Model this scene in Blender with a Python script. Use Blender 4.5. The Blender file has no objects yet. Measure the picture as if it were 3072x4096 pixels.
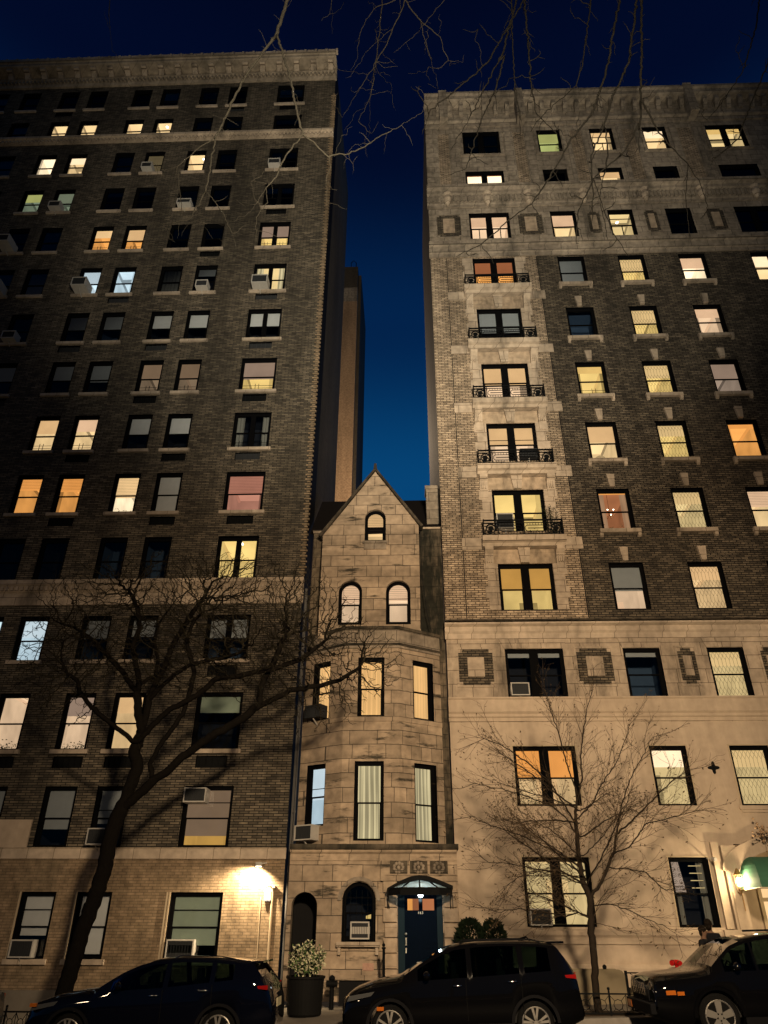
import bpy, bmesh, math, random
import numpy as np
from mathutils import Vector, Matrix
from mathutils.geometry import tessellate_polygon

# ------------------------------------------------------------------ camera
scene = bpy.context.scene
rnd = random.Random(7)
YAW, PITCH, ROLL, FOCAL = -0.0352954, 0.5211815, 0.0041359, 2895.0
fw = Vector((math.sin(YAW)*math.cos(PITCH), math.cos(YAW)*math.cos(PITCH), math.sin(PITCH)))
rt = Vector((math.cos(YAW), -math.sin(YAW), 0))
up = rt.cross(fw)
r2 = rt*math.cos(ROLL) + up*math.sin(ROLL)
u2 = up*math.cos(ROLL) - rt*math.sin(ROLL)
cam_data = bpy.data.cameras.new('camera')
cam = bpy.data.objects.new('camera', cam_data)
scene.collection.objects.link(cam)
m = Matrix((r2, u2, -fw)).transposed().to_4x4()
m.translation = Vector((0, 0, 1.8))
cam.matrix_world = m
cam_data.sensor_fit = 'VERTICAL'
cam_data.sensor_height = 36
cam_data.sensor_width = 27
cam_data.lens = FOCAL/4096*36
cam_data.clip_start = 0.05
cam_data.clip_end = 2000
scene.camera = cam

# ------------------------------------------------------------------ night sky
SKY_STRENGTH = 0.10
world = bpy.data.worlds.new('World')
scene.world = world
world.use_nodes = True
wn, wl = world.node_tree.nodes, world.node_tree.links
wn.clear()
w_out = wn.new('ShaderNodeOutputWorld')
w_bg = wn.new('ShaderNodeBackground')
w_sky = wn.new('ShaderNodeTexSky')
w_sky.sky_type = 'NISHITA'
w_sky.sun_disc = False
w_sky.sun_elevation = math.radians(-5.5)
w_sky.sun_rotation = math.radians(10)
w_geo = wn.new('ShaderNodeTexCoord')
w_sep = wn.new('ShaderNodeSeparateXYZ')
w_ramp = wn.new('ShaderNodeValToRGB')
w_ramp.color_ramp.interpolation = 'EASE'
el = w_ramp.color_ramp.elements
el[0].position = 0.0; el[0].color = (0.007, 0.11, 0.29, 1)
el[1].position = 1.0; el[1].color = (0.0004, 0.0006, 0.005, 1)
e = el.new(0.52); e.color = (0.0014, 0.056, 0.175, 1)
e = el.new(0.70); e.color = (0.0006, 0.016, 0.068, 1)
e = el.new(0.84); e.color = (0.0004, 0.0030, 0.019, 1)
w_scale = wn.new('ShaderNodeVectorMath'); w_scale.operation = 'SCALE'
w_scale.inputs['Scale'].default_value = SKY_STRENGTH
w_add = wn.new('ShaderNodeVectorMath'); w_add.operation = 'ADD'
wl.new(w_geo.outputs['Generated'], w_sep.inputs[0])
wl.new(w_sep.outputs['Z'], w_ramp.inputs['Fac'])
w_dusk = wn.new('ShaderNodeMapRange')          # afterglow lies beyond the buildings, the sky behind the viewer is darker
w_dusk.inputs['From Min'].default_value = -0.7; w_dusk.inputs['From Max'].default_value = 0.35
w_dusk.inputs['To Min'].default_value = 0.12; w_dusk.inputs['To Max'].default_value = 1.0
wl.new(w_sep.outputs['Y'], w_dusk.inputs['Value']); wl.new(w_dusk.outputs[0], w_bg.inputs['Strength'])
wl.new(w_sky.outputs['Color'], w_scale.inputs[0])
wl.new(w_scale.outputs[0], w_add.inputs[0])
wl.new(w_ramp.outputs['Color'], w_add.inputs[1])
wl.new(w_add.outputs[0], w_bg.inputs['Color'])
w_bg.inputs['Strength'].default_value = 1.0
wl.new(w_bg.outputs[0], w_out.inputs['Surface'])

# ------------------------------------------------------------------ street light
def lamp(name, kind, loc, power, color, size=0.1, target=None, angle=None, blend=0.5, parent=None):
    d = bpy.data.lights.new(name, kind)
    d.energy = power
    d.color = color
    d.shadow_soft_size = size
    o = bpy.data.objects.new(name, d)
    scene.collection.objects.link(o)
    o.location = loc
    if kind == 'SPOT':
        d.spot_size = math.radians(angle); d.spot_blend = blend
        o.rotation_euler = (Vector(target)-Vector(loc)).to_track_quat('-Z', 'Y').to_euler()
    if parent: o.parent = parent
    return o
LAMP_WARM = (1.0, 0.735, 0.45)
lamp('street_light', 'SPOT', (2.6, 0.5, 9.0), 20500, LAMP_WARM, 0.55, (2.8, 23.5, 6.5), 88, 1.0)
lamp('upper_facade_spot', 'SPOT', (1.6, -1.5, 9.4), 40000, (1.0, 0.88, 0.66), 0.9, (0.4, 23.5, 30.0), 66, 1.0)  # added spot, lifts the upper facades where the street lamp falls off
lamp('far_street_light', 'POINT', (-14.0, 1.0, 8.5), 900, LAMP_WARM, 0.4)

scene.view_settings.view_transform = 'Standard'
scene.view_settings.look = 'None'
scene.view_settings.exposure = 0.0
scene.view_settings.gamma = 1.0
scene.view_settings.use_curve_mapping = False
scene.cycles.use_denoising = True
scene.cycles.max_bounces = 8
scene.cycles.diffuse_bounces = 3
scene.cycles.transparent_max_bounces = 12
scene.cycles.sample_clamp_indirect = 4

# ------------------------------------------------------------------ materials
MATS = {}
def nm(name):
    mt = bpy.data.materials.new(name)
    mt.use_nodes = True
    nt = mt.node_tree
    b = nt.nodes.get('Principled BSDF')
    MATS[name] = mt
    return mt, nt, b
def plain(name, col, rough=0.6, metal=0.0, noise=0.12, scale=4.0, coat=0.0, spec=0.06):
    mt, nt, b = nm(name)
    tc = nt.nodes.new('ShaderNodeTexCoord')
    nz = nt.nodes.new('ShaderNodeTexNoise'); nz.inputs['Scale'].default_value = scale
    nz.inputs['Detail'].default_value = 6
    mx = nt.nodes.new('ShaderNodeMix'); mx.data_type = 'RGBA'
    mx.inputs['A'].default_value = tuple(c*(1-noise) for c in col)+(1,)
    mx.inputs['B'].default_value = tuple(min(1, c*(1+noise)) for c in col)+(1,)
    nt.links.new(tc.outputs['Object'], nz.inputs['Vector'])
    nt.links.new(nz.outputs['Fac'], mx.inputs['Factor'])
    nt.links.new(mx.outputs['Result'], b.inputs['Base Color'])
    b.inputs['Roughness'].default_value = rough
    b.inputs['Metallic'].default_value = metal
    b.inputs['Coat Weight'].default_value = coat
    b.inputs['Specular IOR Level'].default_value = spec
    return mt
def wall_coords(nt):
    g = nt.nodes.new('ShaderNodeNewGeometry')
    s = nt.nodes.new('ShaderNodeSeparateXYZ')
    a = nt.nodes.new('ShaderNodeMath'); a.operation = 'ADD'
    c = nt.nodes.new('ShaderNodeCombineXYZ')
    nt.links.new(g.outputs['Position'], s.inputs[0])
    nt.links.new(s.outputs['X'], a.inputs[0]); nt.links.new(s.outputs['Y'], a.inputs[1])
    nt.links.new(a.outputs[0], c.inputs['X']); nt.links.new(s.outputs['Z'], c.inputs['Y'])
    return g, c
def masonry(name, c1, c2, mortar, bw, rh, ms=0.012, dirt=(0.03, 0.028, 0.02), dirt_amt=0.5, dirt_scale=0.35,
            bump=0.5, rough=0.85, bias=0.0, offset=0.5, fine=0.25, streak=True, thr=(0.50, 0.72), warp=0.0, patch=0.22, squash=1):
    mt, nt, b = nm(name)
    g, c = wall_coords(nt)
    vec = c.outputs[0]
    if warp:
        nw = nt.nodes.new('ShaderNodeTexNoise'); nw.inputs['Scale'].default_value = 1.5
        nt.links.new(g.outputs['Position'], nw.inputs['Vector'])
        sc_ = nt.nodes.new('ShaderNodeVectorMath'); sc_.operation = 'SCALE'; sc_.inputs['Scale'].default_value = warp
        ad = nt.nodes.new('ShaderNodeVectorMath'); ad.operation = 'ADD'
        nt.links.new(nw.outputs['Color'], sc_.inputs[0]); nt.links.new(vec, ad.inputs[0]); nt.links.new(sc_.outputs[0], ad.inputs[1])
        vec = ad.outputs[0]
    br = nt.nodes.new('ShaderNodeTexBrick')
    br.offset = offset
    if squash != 1: br.squash = squash; br.squash_frequency = 3
    br.inputs['Color1'].default_value = c1+(1,)
    br.inputs['Color2'].default_value = c2+(1,)
    br.inputs['Mortar'].default_value = mortar+(1,)
    br.inputs['Scale'].default_value = 1.0
    br.inputs['Mortar Size'].default_value = ms
    br.inputs['Mortar Smooth'].default_value = 0.1
    br.inputs['Bias'].default_value = bias
    br.inputs['Brick Width'].default_value = bw
    br.inputs['Row Height'].default_value = rh
    nt.links.new(vec, br.inputs['Vector'])
    # broad dirt, stretched vertically
    mp = nt.nodes.new('ShaderNodeMapping'); mp.inputs['Scale'].default_value = (0.55, 0.55, 2.6) if streak == 'h' else (1, 1, 0.22 if streak else 1)
    nt.links.new(g.outputs['Position'], mp.inputs['Vector'])
    nz = nt.nodes.new('ShaderNodeTexNoise'); nz.inputs['Scale'].default_value = dirt_scale
    nz.inputs['Detail'].default_value = 8; nz.inputs['Roughness'].default_value = 0.65
    nt.links.new(mp.outputs[0], nz.inputs['Vector'])
    rp = nt.nodes.new('ShaderNodeMapRange'); rp.inputs['From Min'].default_value = thr[0]; rp.inputs['From Max'].default_value = thr[1]
    rp.inputs['To Max'].default_value = dirt_amt
    nt.links.new(nz.outputs['Fac'], rp.inputs['Value'])
    mx = nt.nodes.new('ShaderNodeMix'); mx.data_type = 'RGBA'
    mx.inputs['B'].default_value = dirt+(1,)
    nt.links.new(br.outputs['Color'], mx.inputs['A']); nt.links.new(rp.outputs[0], mx.inputs['Factor'])
    # fine mottling
    nf = nt.nodes.new('ShaderNodeTexNoise'); nf.inputs['Scale'].default_value = 5; nf.inputs['Detail'].default_value = 5
    nt.links.new(g.outputs['Position'], nf.inputs['Vector'])
    rf = nt.nodes.new('ShaderNodeMapRange'); rf.inputs['From Min'].default_value = 0.3; rf.inputs['From Max'].default_value = 0.7
    rf.inputs['To Min'].default_value = 1-fine; rf.inputs['To Max'].default_value = 1+fine
    nt.links.new(nf.outputs['Fac'], rf.inputs['Value'])
    npch = nt.nodes.new('ShaderNodeTexNoise'); npch.inputs['Scale'].default_value = 0.55; npch.inputs['Detail'].default_value = 3; npch.inputs['Distortion'].default_value = 0.8
    nt.links.new(mp.outputs[0], npch.inputs['Vector'])
    rpch = nt.nodes.new('ShaderNodeMapRange'); rpch.inputs['From Min'].default_value = 0.35; rpch.inputs['From Max'].default_value = 0.65
    rpch.inputs['To Min'].default_value = 1-patch; rpch.inputs['To Max'].default_value = 1+patch
    nt.links.new(npch.outputs['Fac'], rpch.inputs['Value'])
    mpat = nt.nodes.new('ShaderNodeMath'); mpat.operation = 'MULTIPLY'
    nt.links.new(rf.outputs[0], mpat.inputs[0]); nt.links.new(rpch.outputs[0], mpat.inputs[1]); rf = mpat
    ml = nt.nodes.new('ShaderNodeVectorMath'); ml.operation = 'SCALE'
    nt.links.new(mx.outputs['Result'], ml.inputs[0]); nt.links.new(rf.outputs[0], ml.inputs['Scale'])
    nt.links.new(ml.outputs[0], b.inputs['Base Color'])
    b.inputs['Roughness'].default_value = rough
    b.inputs['Specular IOR Level'].default_value = 0.25
    bp_ = nt.nodes.new('ShaderNodeBump'); bp_.inputs['Strength'].default_value = bump; bp_.inputs['Distance'].default_value = 0.02
    iv = nt.nodes.new('ShaderNodeMath'); iv.operation = 'SUBTRACT'; iv.inputs[0].default_value = 1
    nt.links.new(br.outputs['Fac'], iv.inputs[1])
    ad2 = nt.nodes.new('ShaderNodeMath'); ad2.operation = 'ADD'
    nt.links.new(iv.outputs[0], ad2.inputs[0]); nt.links.new(nf.outputs['Fac'], ad2.inputs[1])
    nt.links.new(ad2.outputs[0], bp_.inputs['Height'])
    nt.links.new(bp_.outputs[0], b.inputs['Normal'])
    return mt
def emit(name, col, strength=1.0, var=0.12, scale=1.2):
    mt = bpy.data.materials.new(name); mt.use_nodes = True
    nt = mt.node_tree; nt.nodes.clear()
    o = nt.nodes.new('ShaderNodeOutputMaterial'); e_ = nt.nodes.new('ShaderNodeEmission')
    g = nt.nodes.new('ShaderNodeNewGeometry')
    nz = nt.nodes.new('ShaderNodeTexNoise'); nz.inputs['Scale'].default_value = scale; nz.inputs['Detail'].default_value = 2
    mr = nt.nodes.new('ShaderNodeMapRange'); mr.inputs['From Min'].default_value = 0.25; mr.inputs['From Max'].default_value = 0.75
    mr.inputs['To Min'].default_value = strength*(1-var); mr.inputs['To Max'].default_value = strength*(1+var)
    nt.links.new(g.outputs['Position'], nz.inputs['Vector']); nt.links.new(nz.outputs['Fac'], mr.inputs['Value'])
    nt.links.new(mr.outputs[0], e_.inputs['Strength'])
    e_.inputs['Color'].default_value = tuple(col)+(1,)
    nt.links.new(e_.outputs[0], o.inputs['Surface'])
    try: mt.cycles.emission_sampling = 'NONE'
    except Exception: pass
    MATS[name] = mt
    return mt
def fabric_emit(name, col, strength, dark=0.45, scale=14.0):  # glowing cloth, wave bands put the fold shading into the emission
    mt = emit(name, col, strength)
    nt = mt.node_tree
    e_ = [n for n in nt.nodes if n.type == 'EMISSION'][0]
    g, c = wall_coords(nt)
    wv = nt.nodes.new('ShaderNodeTexWave'); wv.inputs['Scale'].default_value = scale/6.28*1.6
    wv.inputs['Distortion'].default_value = 3.5; wv.inputs['Detail'].default_value = 2; wv.inputs['Detail Scale'].default_value = 0.7
    wv.wave_type = 'BANDS'; wv.bands_direction = 'X'
    mp = nt.nodes.new('ShaderNodeMapping'); mp.inputs['Scale'].default_value = (1, 0.22, 1)
    nt.links.new(c.outputs[0], mp.inputs['Vector']); nt.links.new(mp.outputs[0], wv.inputs['Vector'])
    mx = nt.nodes.new('ShaderNodeMix'); mx.data_type = 'RGBA'
    mx.inputs['A'].default_value = tuple(x*dark for x in col)+(1,); mx.inputs['B'].default_value = tuple(col)+(1,)
    nt.links.new(wv.outputs['Fac'], mx.inputs['Factor']); nt.links.new(mx.outputs['Result'], e_.inputs['Color'])
    return mt
def glass_mat(name, tint=(0.92, 0.95, 0.95), refl=1.0):
    mt = bpy.data.materials.new(name); mt.use_nodes = True
    nt = mt.node_tree; nt.nodes.clear()
    o = nt.nodes.new('ShaderNodeOutputMaterial'); tr = nt.nodes.new('ShaderNodeBsdfTransparent'); gl = nt.nodes.new('ShaderNodeBsdfGlossy')
    fr = nt.nodes.new('ShaderNodeFresnel'); fr.inputs['IOR'].default_value = 1.5
    mu = nt.nodes.new('ShaderNodeMath'); mu.operation = 'MULTIPLY'; mu.inputs[1].default_value = 1.7*refl; mu.use_clamp = True
    mi = nt.nodes.new('ShaderNodeMixShader')
    nz = nt.nodes.new('ShaderNodeTexNoise'); nz.inputs['Scale'].default_value = 1.3
    g = nt.nodes.new('ShaderNodeNewGeometry'); bp_ = nt.nodes.new('ShaderNodeBump'); bp_.inputs['Strength'].default_value = 0.05
    nt.links.new(g.outputs['Position'], nz.inputs['Vector']); nt.links.new(nz.outputs['Fac'], bp_.inputs['Height'])
    nt.links.new(bp_.outputs[0], gl.inputs['Normal'])
    gl.inputs['Roughness'].default_value = 0.02
    tr.inputs['Color'].default_value = tint+(1,)
    nt.links.new(fr.outputs[0], mu.inputs[0]); nt.links.new(mu.outputs[0], mi.inputs[0])
    nt.links.new(tr.outputs[0], mi.inputs[1]); nt.links.new(gl.outputs[0], mi.inputs[2]); nt.links.new(mi.outputs[0], o.inputs['Surface'])
    MATS[name] = mt
    return mt

brown_brick = masonry('brown_brick', (0.168, 0.138, 0.100), (0.062, 0.052, 0.040), (0.010, 0.010, 0.008), 0.30, 0.076, 0.011,
                      dirt=(0.022, 0.020, 0.016), dirt_amt=0.7, dirt_scale=0.45, bump=0.9, fine=0.3)
pale_brick = masonry('pale_brick', (0.27, 0.195, 0.125), (0.20, 0.145, 0.09), (0.13, 0.098, 0.065), 0.24, 0.076, 0.009,
                     dirt=(0.09, 0.075, 0.05), dirt_amt=0.6, dirt_scale=0.6, bump=0.5, fine=0.3)
tan_brick = masonry('tan_brick', (0.40, 0.31, 0.22), (0.17, 0.128, 0.09), (0.045, 0.036, 0.028), 0.26, 0.085, 0.012,
                    dirt=(0.04, 0.033, 0.025), dirt_amt=0.55, dirt_scale=0.5, bump=0.8, fine=0.35, bias=-0.25)
dark_tan_brick = masonry('dark_tan_brick', (0.150, 0.121, 0.086), (0.052, 0.043, 0.032), (0.011, 0.009, 0.008), 0.26, 0.085, 0.013,
                    dirt=(0.02, 0.017, 0.013), dirt_amt=0.6, dirt_scale=0.5, bump=0.8, fine=0.35)
cornice_stone = masonry('cornice_stone', (0.31, 0.255, 0.195), (0.25, 0.205, 0.155), (0.10, 0.08, 0.06), 0.95, 0.46, 0.010,
                    dirt=(0.04, 0.036, 0.028), dirt_amt=0.8, dirt_scale=0.9, bump=0.35, fine=0.2)
limestone = masonry('limestone', (0.42, 0.34, 0.26), (0.34, 0.275, 0.21), (0.12, 0.09, 0.065), 0.95, 0.46, 0.010,
                    dirt=(0.06, 0.05, 0.038), dirt_amt=0.8, dirt_scale=0.8, bump=0.35, fine=0.18, squash=0.7, thr=(0.52, 0.68))
grey_stone = masonry('grey_stone', (0.27, 0.225, 0.175), (0.20, 0.165, 0.13), (0.06, 0.05, 0.04), 0.75, 0.40, 0.010,
                     dirt=(0.045, 0.04, 0.032), dirt_amt=0.8, dirt_scale=1.0, bump=0.5, fine=0.3)
carved_stone = masonry('carved_stone', (0.36, 0.28, 0.20), (0.33, 0.25, 0.18), (0.24, 0.18, 0.13), 2.4, 0.9, 0.006,
                       dirt=(0.05, 0.042, 0.032), dirt_amt=0.8, dirt_scale=1.6, bump=0.3, fine=0.25)
trim_stone = masonry('trim_stone', (0.44, 0.36, 0.28), (0.39, 0.32, 0.25), (0.14, 0.11, 0.08), 0.8, 3.0, 0.008,
                     dirt=(0.07, 0.06, 0.045), dirt_amt=0.5, dirt_scale=0.9, bump=0.2, fine=0.15)
stucco = masonry('stucco', (0.50, 0.40, 0.305), (0.49, 0.395, 0.30), (0.46, 0.37, 0.28), 3.0, 1.4, 0.003,
                 dirt=(0.27, 0.21, 0.155), dirt_amt=0.9, dirt_scale=0.6, bump=0.06, fine=0.07, patch=0.06, thr=(0.42, 0.75))
brownstone = masonry('brownstone', (0.37, 0.285, 0.205), (0.265, 0.207, 0.150), (0.065, 0.052, 0.040), 0.86, 0.42, 0.009,
                     dirt=(0.030, 0.027, 0.020), dirt_amt=0.93, dirt_scale=1.25, bump=0.8, fine=0.2, thr=(0.57, 0.65), warp=0.03, streak='h', squash=0.6)
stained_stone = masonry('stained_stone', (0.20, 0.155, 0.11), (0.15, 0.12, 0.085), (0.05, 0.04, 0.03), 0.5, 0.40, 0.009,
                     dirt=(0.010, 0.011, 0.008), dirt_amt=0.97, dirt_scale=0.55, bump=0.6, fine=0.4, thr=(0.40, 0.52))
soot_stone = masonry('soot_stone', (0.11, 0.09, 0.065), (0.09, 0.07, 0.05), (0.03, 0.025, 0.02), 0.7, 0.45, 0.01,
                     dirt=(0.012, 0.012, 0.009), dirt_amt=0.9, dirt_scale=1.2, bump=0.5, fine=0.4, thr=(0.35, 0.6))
party_wall = masonry('party_wall', (0.062, 0.050, 0.037), (0.052, 0.042, 0.031), (0.055, 0.043, 0.032), 0.3, 0.09, 0.01,
                     dirt=(0.03, 0.025, 0.02), dirt_amt=0.7, dirt_scale=0.25, bump=0.3)
orange_brick = masonry('orange_brick', (0.32, 0.215, 0.13), (0.29, 0.19, 0.115), (0.22, 0.145, 0.09), 0.3, 0.16, 0.014,
                       dirt=(0.20, 0.12, 0.07), dirt_amt=0.6, dirt_scale=0.12, bump=0.4)
coal_black = plain('coal_black', (0.010, 0.010, 0.011), 0.7)
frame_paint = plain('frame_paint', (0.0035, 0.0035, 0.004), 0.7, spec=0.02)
iron = plain('iron', (0.006, 0.0065, 0.007), 0.6, spec=0.05)
roof_slate = plain('roof_slate', (0.012, 0.010, 0.010), 0.9)
asphalt = plain('asphalt', (0.022, 0.021, 0.020), 0.85, noise=0.35, scale=30)
concrete = plain('concrete', (0.17, 0.15, 0.125), 0.85, noise=0.3, scale=3)
kerb_stone = plain('kerb_stone', (0.22, 0.20, 0.18), 0.8, noise=0.25, scale=6)
soil = plain('soil', (0.035, 0.025, 0.017), 0.95, noise=0.5, scale=14)
ac_white = plain('ac_white', (0.42, 0.40, 0.37), 0.5, noise=0.15, scale=7)
ac_dark = plain('ac_dark', (0.03, 0.032, 0.035), 0.6)
blind_grey = plain('blind_grey', (0.26, 0.275, 0.30), 0.8, noise=0.1)
blind_light = plain('blind_light', (0.52, 0.52, 0.54), 0.8, noise=0.1)
blind_green = plain('blind_green', (0.30, 0.36, 0.31), 0.8, noise=0.12)
room_dark = plain('room_dark', (0.012, 0.014, 0.020), 0.9)
room_sky_tint = plain('room_sky_tint', (0.035, 0.06, 0.11), 0.8)  # blue of sky reflected in dark panes, put into the room colour
bark_dark = plain('bark_dark', (0.007, 0.006, 0.005), 0.95, noise=0.5, scale=18, spec=0.02)
bark_crown = plain('bark_crown', (0.022, 0.019, 0.013), 0.9, noise=0.4, scale=12, spec=0.02)
twig_brown = plain('twig_brown', (0.065, 0.047, 0.032), 0.9, noise=0.3, scale=20, spec=0.02)
bark_young = plain('bark_young', (0.022, 0.017, 0.013), 0.9, noise=0.4, scale=20, spec=0.02)
bark_pale = plain('bark_pale', (0.046, 0.038, 0.026), 0.9, noise=0.35, scale=9, spec=0.2)
bark_olive = plain('bark_olive', (0.034, 0.028, 0.020), 0.9, noise=0.35, scale=9, spec=0.02)
bark_unlit = plain('bark_unlit', (0.020, 0.017, 0.013), 0.95, noise=0.35, scale=9, spec=0.02)  # boughs out of the lamp light, their darkness put into the bark colour
glass = glass_mat('window_glass')
pipe_metal = plain('pipe_metal', (0.10, 0.097, 0.094), 0.6)
near_paving = plain('near_paving', (0.05, 0.048, 0.045), 0.9)
pipe_paint = plain('pipe_paint', (0.42, 0.34, 0.24), 0.5)

# lit interiors: (ceiling colour, wall colour, brightness)
TONES = {
 'O': ((1.00, 0.42, 0.10), 0.85), 'W': ((1.00, 0.67, 0.32), 0.92), 'H': ((1.00, 0.76, 0.48), 1.35), 'Y': ((1.00, 0.67, 0.22), 0.80),
 'C': ((0.72, 0.90, 1.00), 0.80), 'P': ((0.85, 0.36, 0.24), 0.50), 'T': ((0.60, 0.40, 0.24), 0.30), 'N': ((0.62, 0.66, 0.22), 0.62),
 'V': ((1.00, 0.66, 0.40), 0.80), 'R': ((0.70, 0.25, 0.10), 0.45), 'S': ((0.62, 0.44, 0.32), 0.45), 'L': ((1.00, 0.71, 0.32), 0.74),
 'E': ((1.00, 0.64, 0.30), 0.76), 'D': ((0.90, 0.48, 0.11), 0.60), 'M': ((0.50, 0.60, 0.40), 0.30)}
for k_, (c_, s_) in TONES.items():
    s_ *= 1.42
    emit('room_ceiling_'+k_, c_, s_, 0.18, 0.8)
    emit('room_wall_'+k_, c_, s_*0.66, 0.22, 1.2)
    emit('room_shade_'+k_, tuple(x*y for x, y in zip(c_, (1.0, 0.93, 0.90))), s_*0.78, 0.10, 1.5)
    emit('room_trim_'+k_, c_, s_*0.33, 0.2, 2.0)
bulb = emit('bulb', (1.0, 0.86, 0.66), 9.0, 0.0)
curtain_cream = fabric_emit('curtain_cream', (0.98, 0.79, 0.43), 0.82, dark=0.42, scale=7.0)
curtain_gold = fabric_emit('curtain_gold', (1.0, 0.55, 0.20), 1.05, dark=0.80, scale=8.0)
curtain_rose = fabric_emit('curtain_rose', (0.85, 0.46, 0.24), 0.55, dark=0.7)
curtain_grey = plain('curtain_grey', (0.20, 0.20, 0.19), 0.9)

# ------------------------------------------------------------------ mesh helpers
class MB:
    def __init__(s): s.v = []; s.f = []; s.mi = []; s.mats = []; s.cur = 0; s.smooth = False
    def mat(s, mt):
        if mt not in s.mats: s.mats.append(mt)
        s.cur = s.mats.index(mt); return s
    def face(s, pts):
        i = len(s.v); s.v += [tuple(p) for p in pts]; s.f.append(tuple(range(i, i+len(pts)))); s.mi.append(s.cur)
    def box(s, x0, x1, y0, y1, z0, z1):
        i = len(s.v)
        s.v += [(x0, y0, z0), (x1, y0, z0), (x1, y1, z0), (x0, y1, z0), (x0, y0, z1), (x1, y0, z1), (x1, y1, z1), (x0, y1, z1)]
        for q in ((0, 1, 5, 4), (1, 2, 6, 5), (2, 3, 7, 6), (3, 0, 4, 7), (4, 5, 6, 7), (3, 2, 1, 0)):
            s.f.append(tuple(i+k for k in q)); s.mi.append(s.cur)
        return s
    def prism(s, poly, y0, y1):      # poly of (x, z) extruded along y
        i = len(s.v); n = len(poly)
        s.v += [(x, y0, z) for x, z in poly]+[(x, y1, z) for x, z in poly]
        s.f.append(tuple(i+k for k in range(n))); s.f.append(tuple(i+n+k for k in reversed(range(n))))
        for k in range(n): s.f.append((i+k, i+(k+1) % n, i+n+(k+1) % n, i+n+k))
        s.mi += [s.cur]*(n+2)
        return s
    def xprism(s, poly, x0, x1):     # poly of (y, z) extruded along x
        i = len(s.v); n = len(poly)
        s.v += [(x0, y, z) for y, z in poly]+[(x1, y, z) for y, z in poly]
        s.f.append(tuple(i+k for k in range(n))); s.f.append(tuple(i+n+k for k in reversed(range(n))))
        for k in range(n): s.f.append((i+k, i+(k+1) % n, i+n+(k+1) % n, i+n+k))
        s.mi += [s.cur]*(n+2)
        return s
    def zprism(s, poly, z0, z1):     # poly of (x, y) extruded along z
        i = len(s.v); n = len(poly)
        s.v += [(x, y, z0) for x, y in poly]+[(x, y, z1) for x, y in poly]
        s.f.append(tuple(i+k for k in range(n))); s.f.append(tuple(i+n+k for k in reversed(range(n))))
        for k in range(n): s.f.append((i+k, i+(k+1) % n, i+n+(k+1) % n, i+n+k))
        s.mi += [s.cur]*(n+2)
        return s
    def tube(s, pts, radii, n=6, caps=True):
        pts = [Vector(p) for p in pts]
        if not hasattr(radii, '__len__'): radii = [radii]*len(pts)
        base = len(s.v); prev = None
        for k, p in enumerate(pts):
            d = (pts[min(k+1, len(pts)-1)]-pts[max(k-1, 0)])
            if d.length < 1e-9: d = Vector((0, 0, 1))
            d.normalize()
            if prev is None:
                a = d.orthogonal().normalized()
            else:
                a = prev-d*prev.dot(d)
                a = a.normalized() if a.length > 1e-6 else d.orthogonal().normalized()
            prev = a; b = d.cross(a)
            for q in range(n):
                t = 2*math.pi*q/n
                s.v.append(tuple(p+(a*math.cos(t)+b*math.sin(t))*radii[k]))
        for k in range(len(pts)-1):
            for q in range(n):
                s.f.append((base+k*n+q, base+k*n+(q+1) % n, base+(k+1)*n+(q+1) % n, base+(k+1)*n+q)); s.mi.append(s.cur)
        if caps:
            s.f.append(tuple(base+q for q in reversed(range(n)))); s.mi.append(s.cur)
            e0 = base+(len(pts)-1)*n
            s.f.append(tuple(e0+q for q in range(n))); s.mi.append(s.cur)
        return s
    def ball(s, c, r, n=8, sz=(1, 1, 1)):
        base = len(s.v); h = n//2
        for i in range(h+1):
            ph = math.pi*i/h
            for j in range(n):
                t = 2*math.pi*j/n
                s.v.append((c[0]+r*sz[0]*math.sin(ph)*math.cos(t), c[1]+r*sz[1]*math.sin(ph)*math.sin(t), c[2]+r*sz[2]*math.cos(ph)))
        for i in range(h):
            for j in range(n):
                s.f.append((base+i*n+j, base+(i+1)*n+j, base+(i+1)*n+(j+1) % n, base+i*n+(j+1) % n)); s.mi.append(s.cur)
        return s
    def cyl(s, c, r, h, n=16, axis='z', r2=None):
        r2 = r if r2 is None else r2
        d = {'x': (h, 0, 0), 'y': (0, h, 0), 'z': (0, 0, h)}[axis]
        return s.tube([c, (c[0]+d[0], c[1]+d[1], c[2]+d[2])], [r, r2], n)
    def build(s, name, mt=None, parent=None, loc=None, smooth=False, bevel=0):
        me = bpy.data.meshes.new(name)
        me.from_pydata(s.v, [], s.f)
        if s.mats:
            for x in s.mats: me.materials.append(x)
            me.polygons.foreach_set('material_index', s.mi)
        elif mt: me.materials.append(mt)
        if smooth: me.polygons.foreach_set('use_smooth', [True]*len(s.f))
        me.validate()
        o = bpy.data.objects.new(name, me)
        scene.collection.objects.link(o)
        if loc: o.location = loc
        if parent: o.parent = parent
        if bevel:
            b = o.modifiers.new('bevel', 'BEVEL'); b.width = bevel; b.segments = 2; b.limit_method = 'ANGLE'
        return o
def _each(s, name, mt=None, parent=None, **kw):
    """one object for every separate piece collected in s"""
    par = list(range(len(s.v)))
    def find(a):
        while par[a] != a: par[a] = par[par[a]]; a = par[a]
        return a
    for f in s.f:
        for q in f[1:]: par[find(q)] = find(f[0])
    groups = {}
    for k, f in enumerate(s.f): groups.setdefault(find(f[0]), []).append(k)
    for g in groups.values():
        b = MB(); b.mats = list(s.mats)
        for k in g: b.cur = s.mi[k]; b.face([s.v[q] for q in s.f[k]])
        b.build(name, mt, parent, **kw)
MB.build_each = _each
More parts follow.
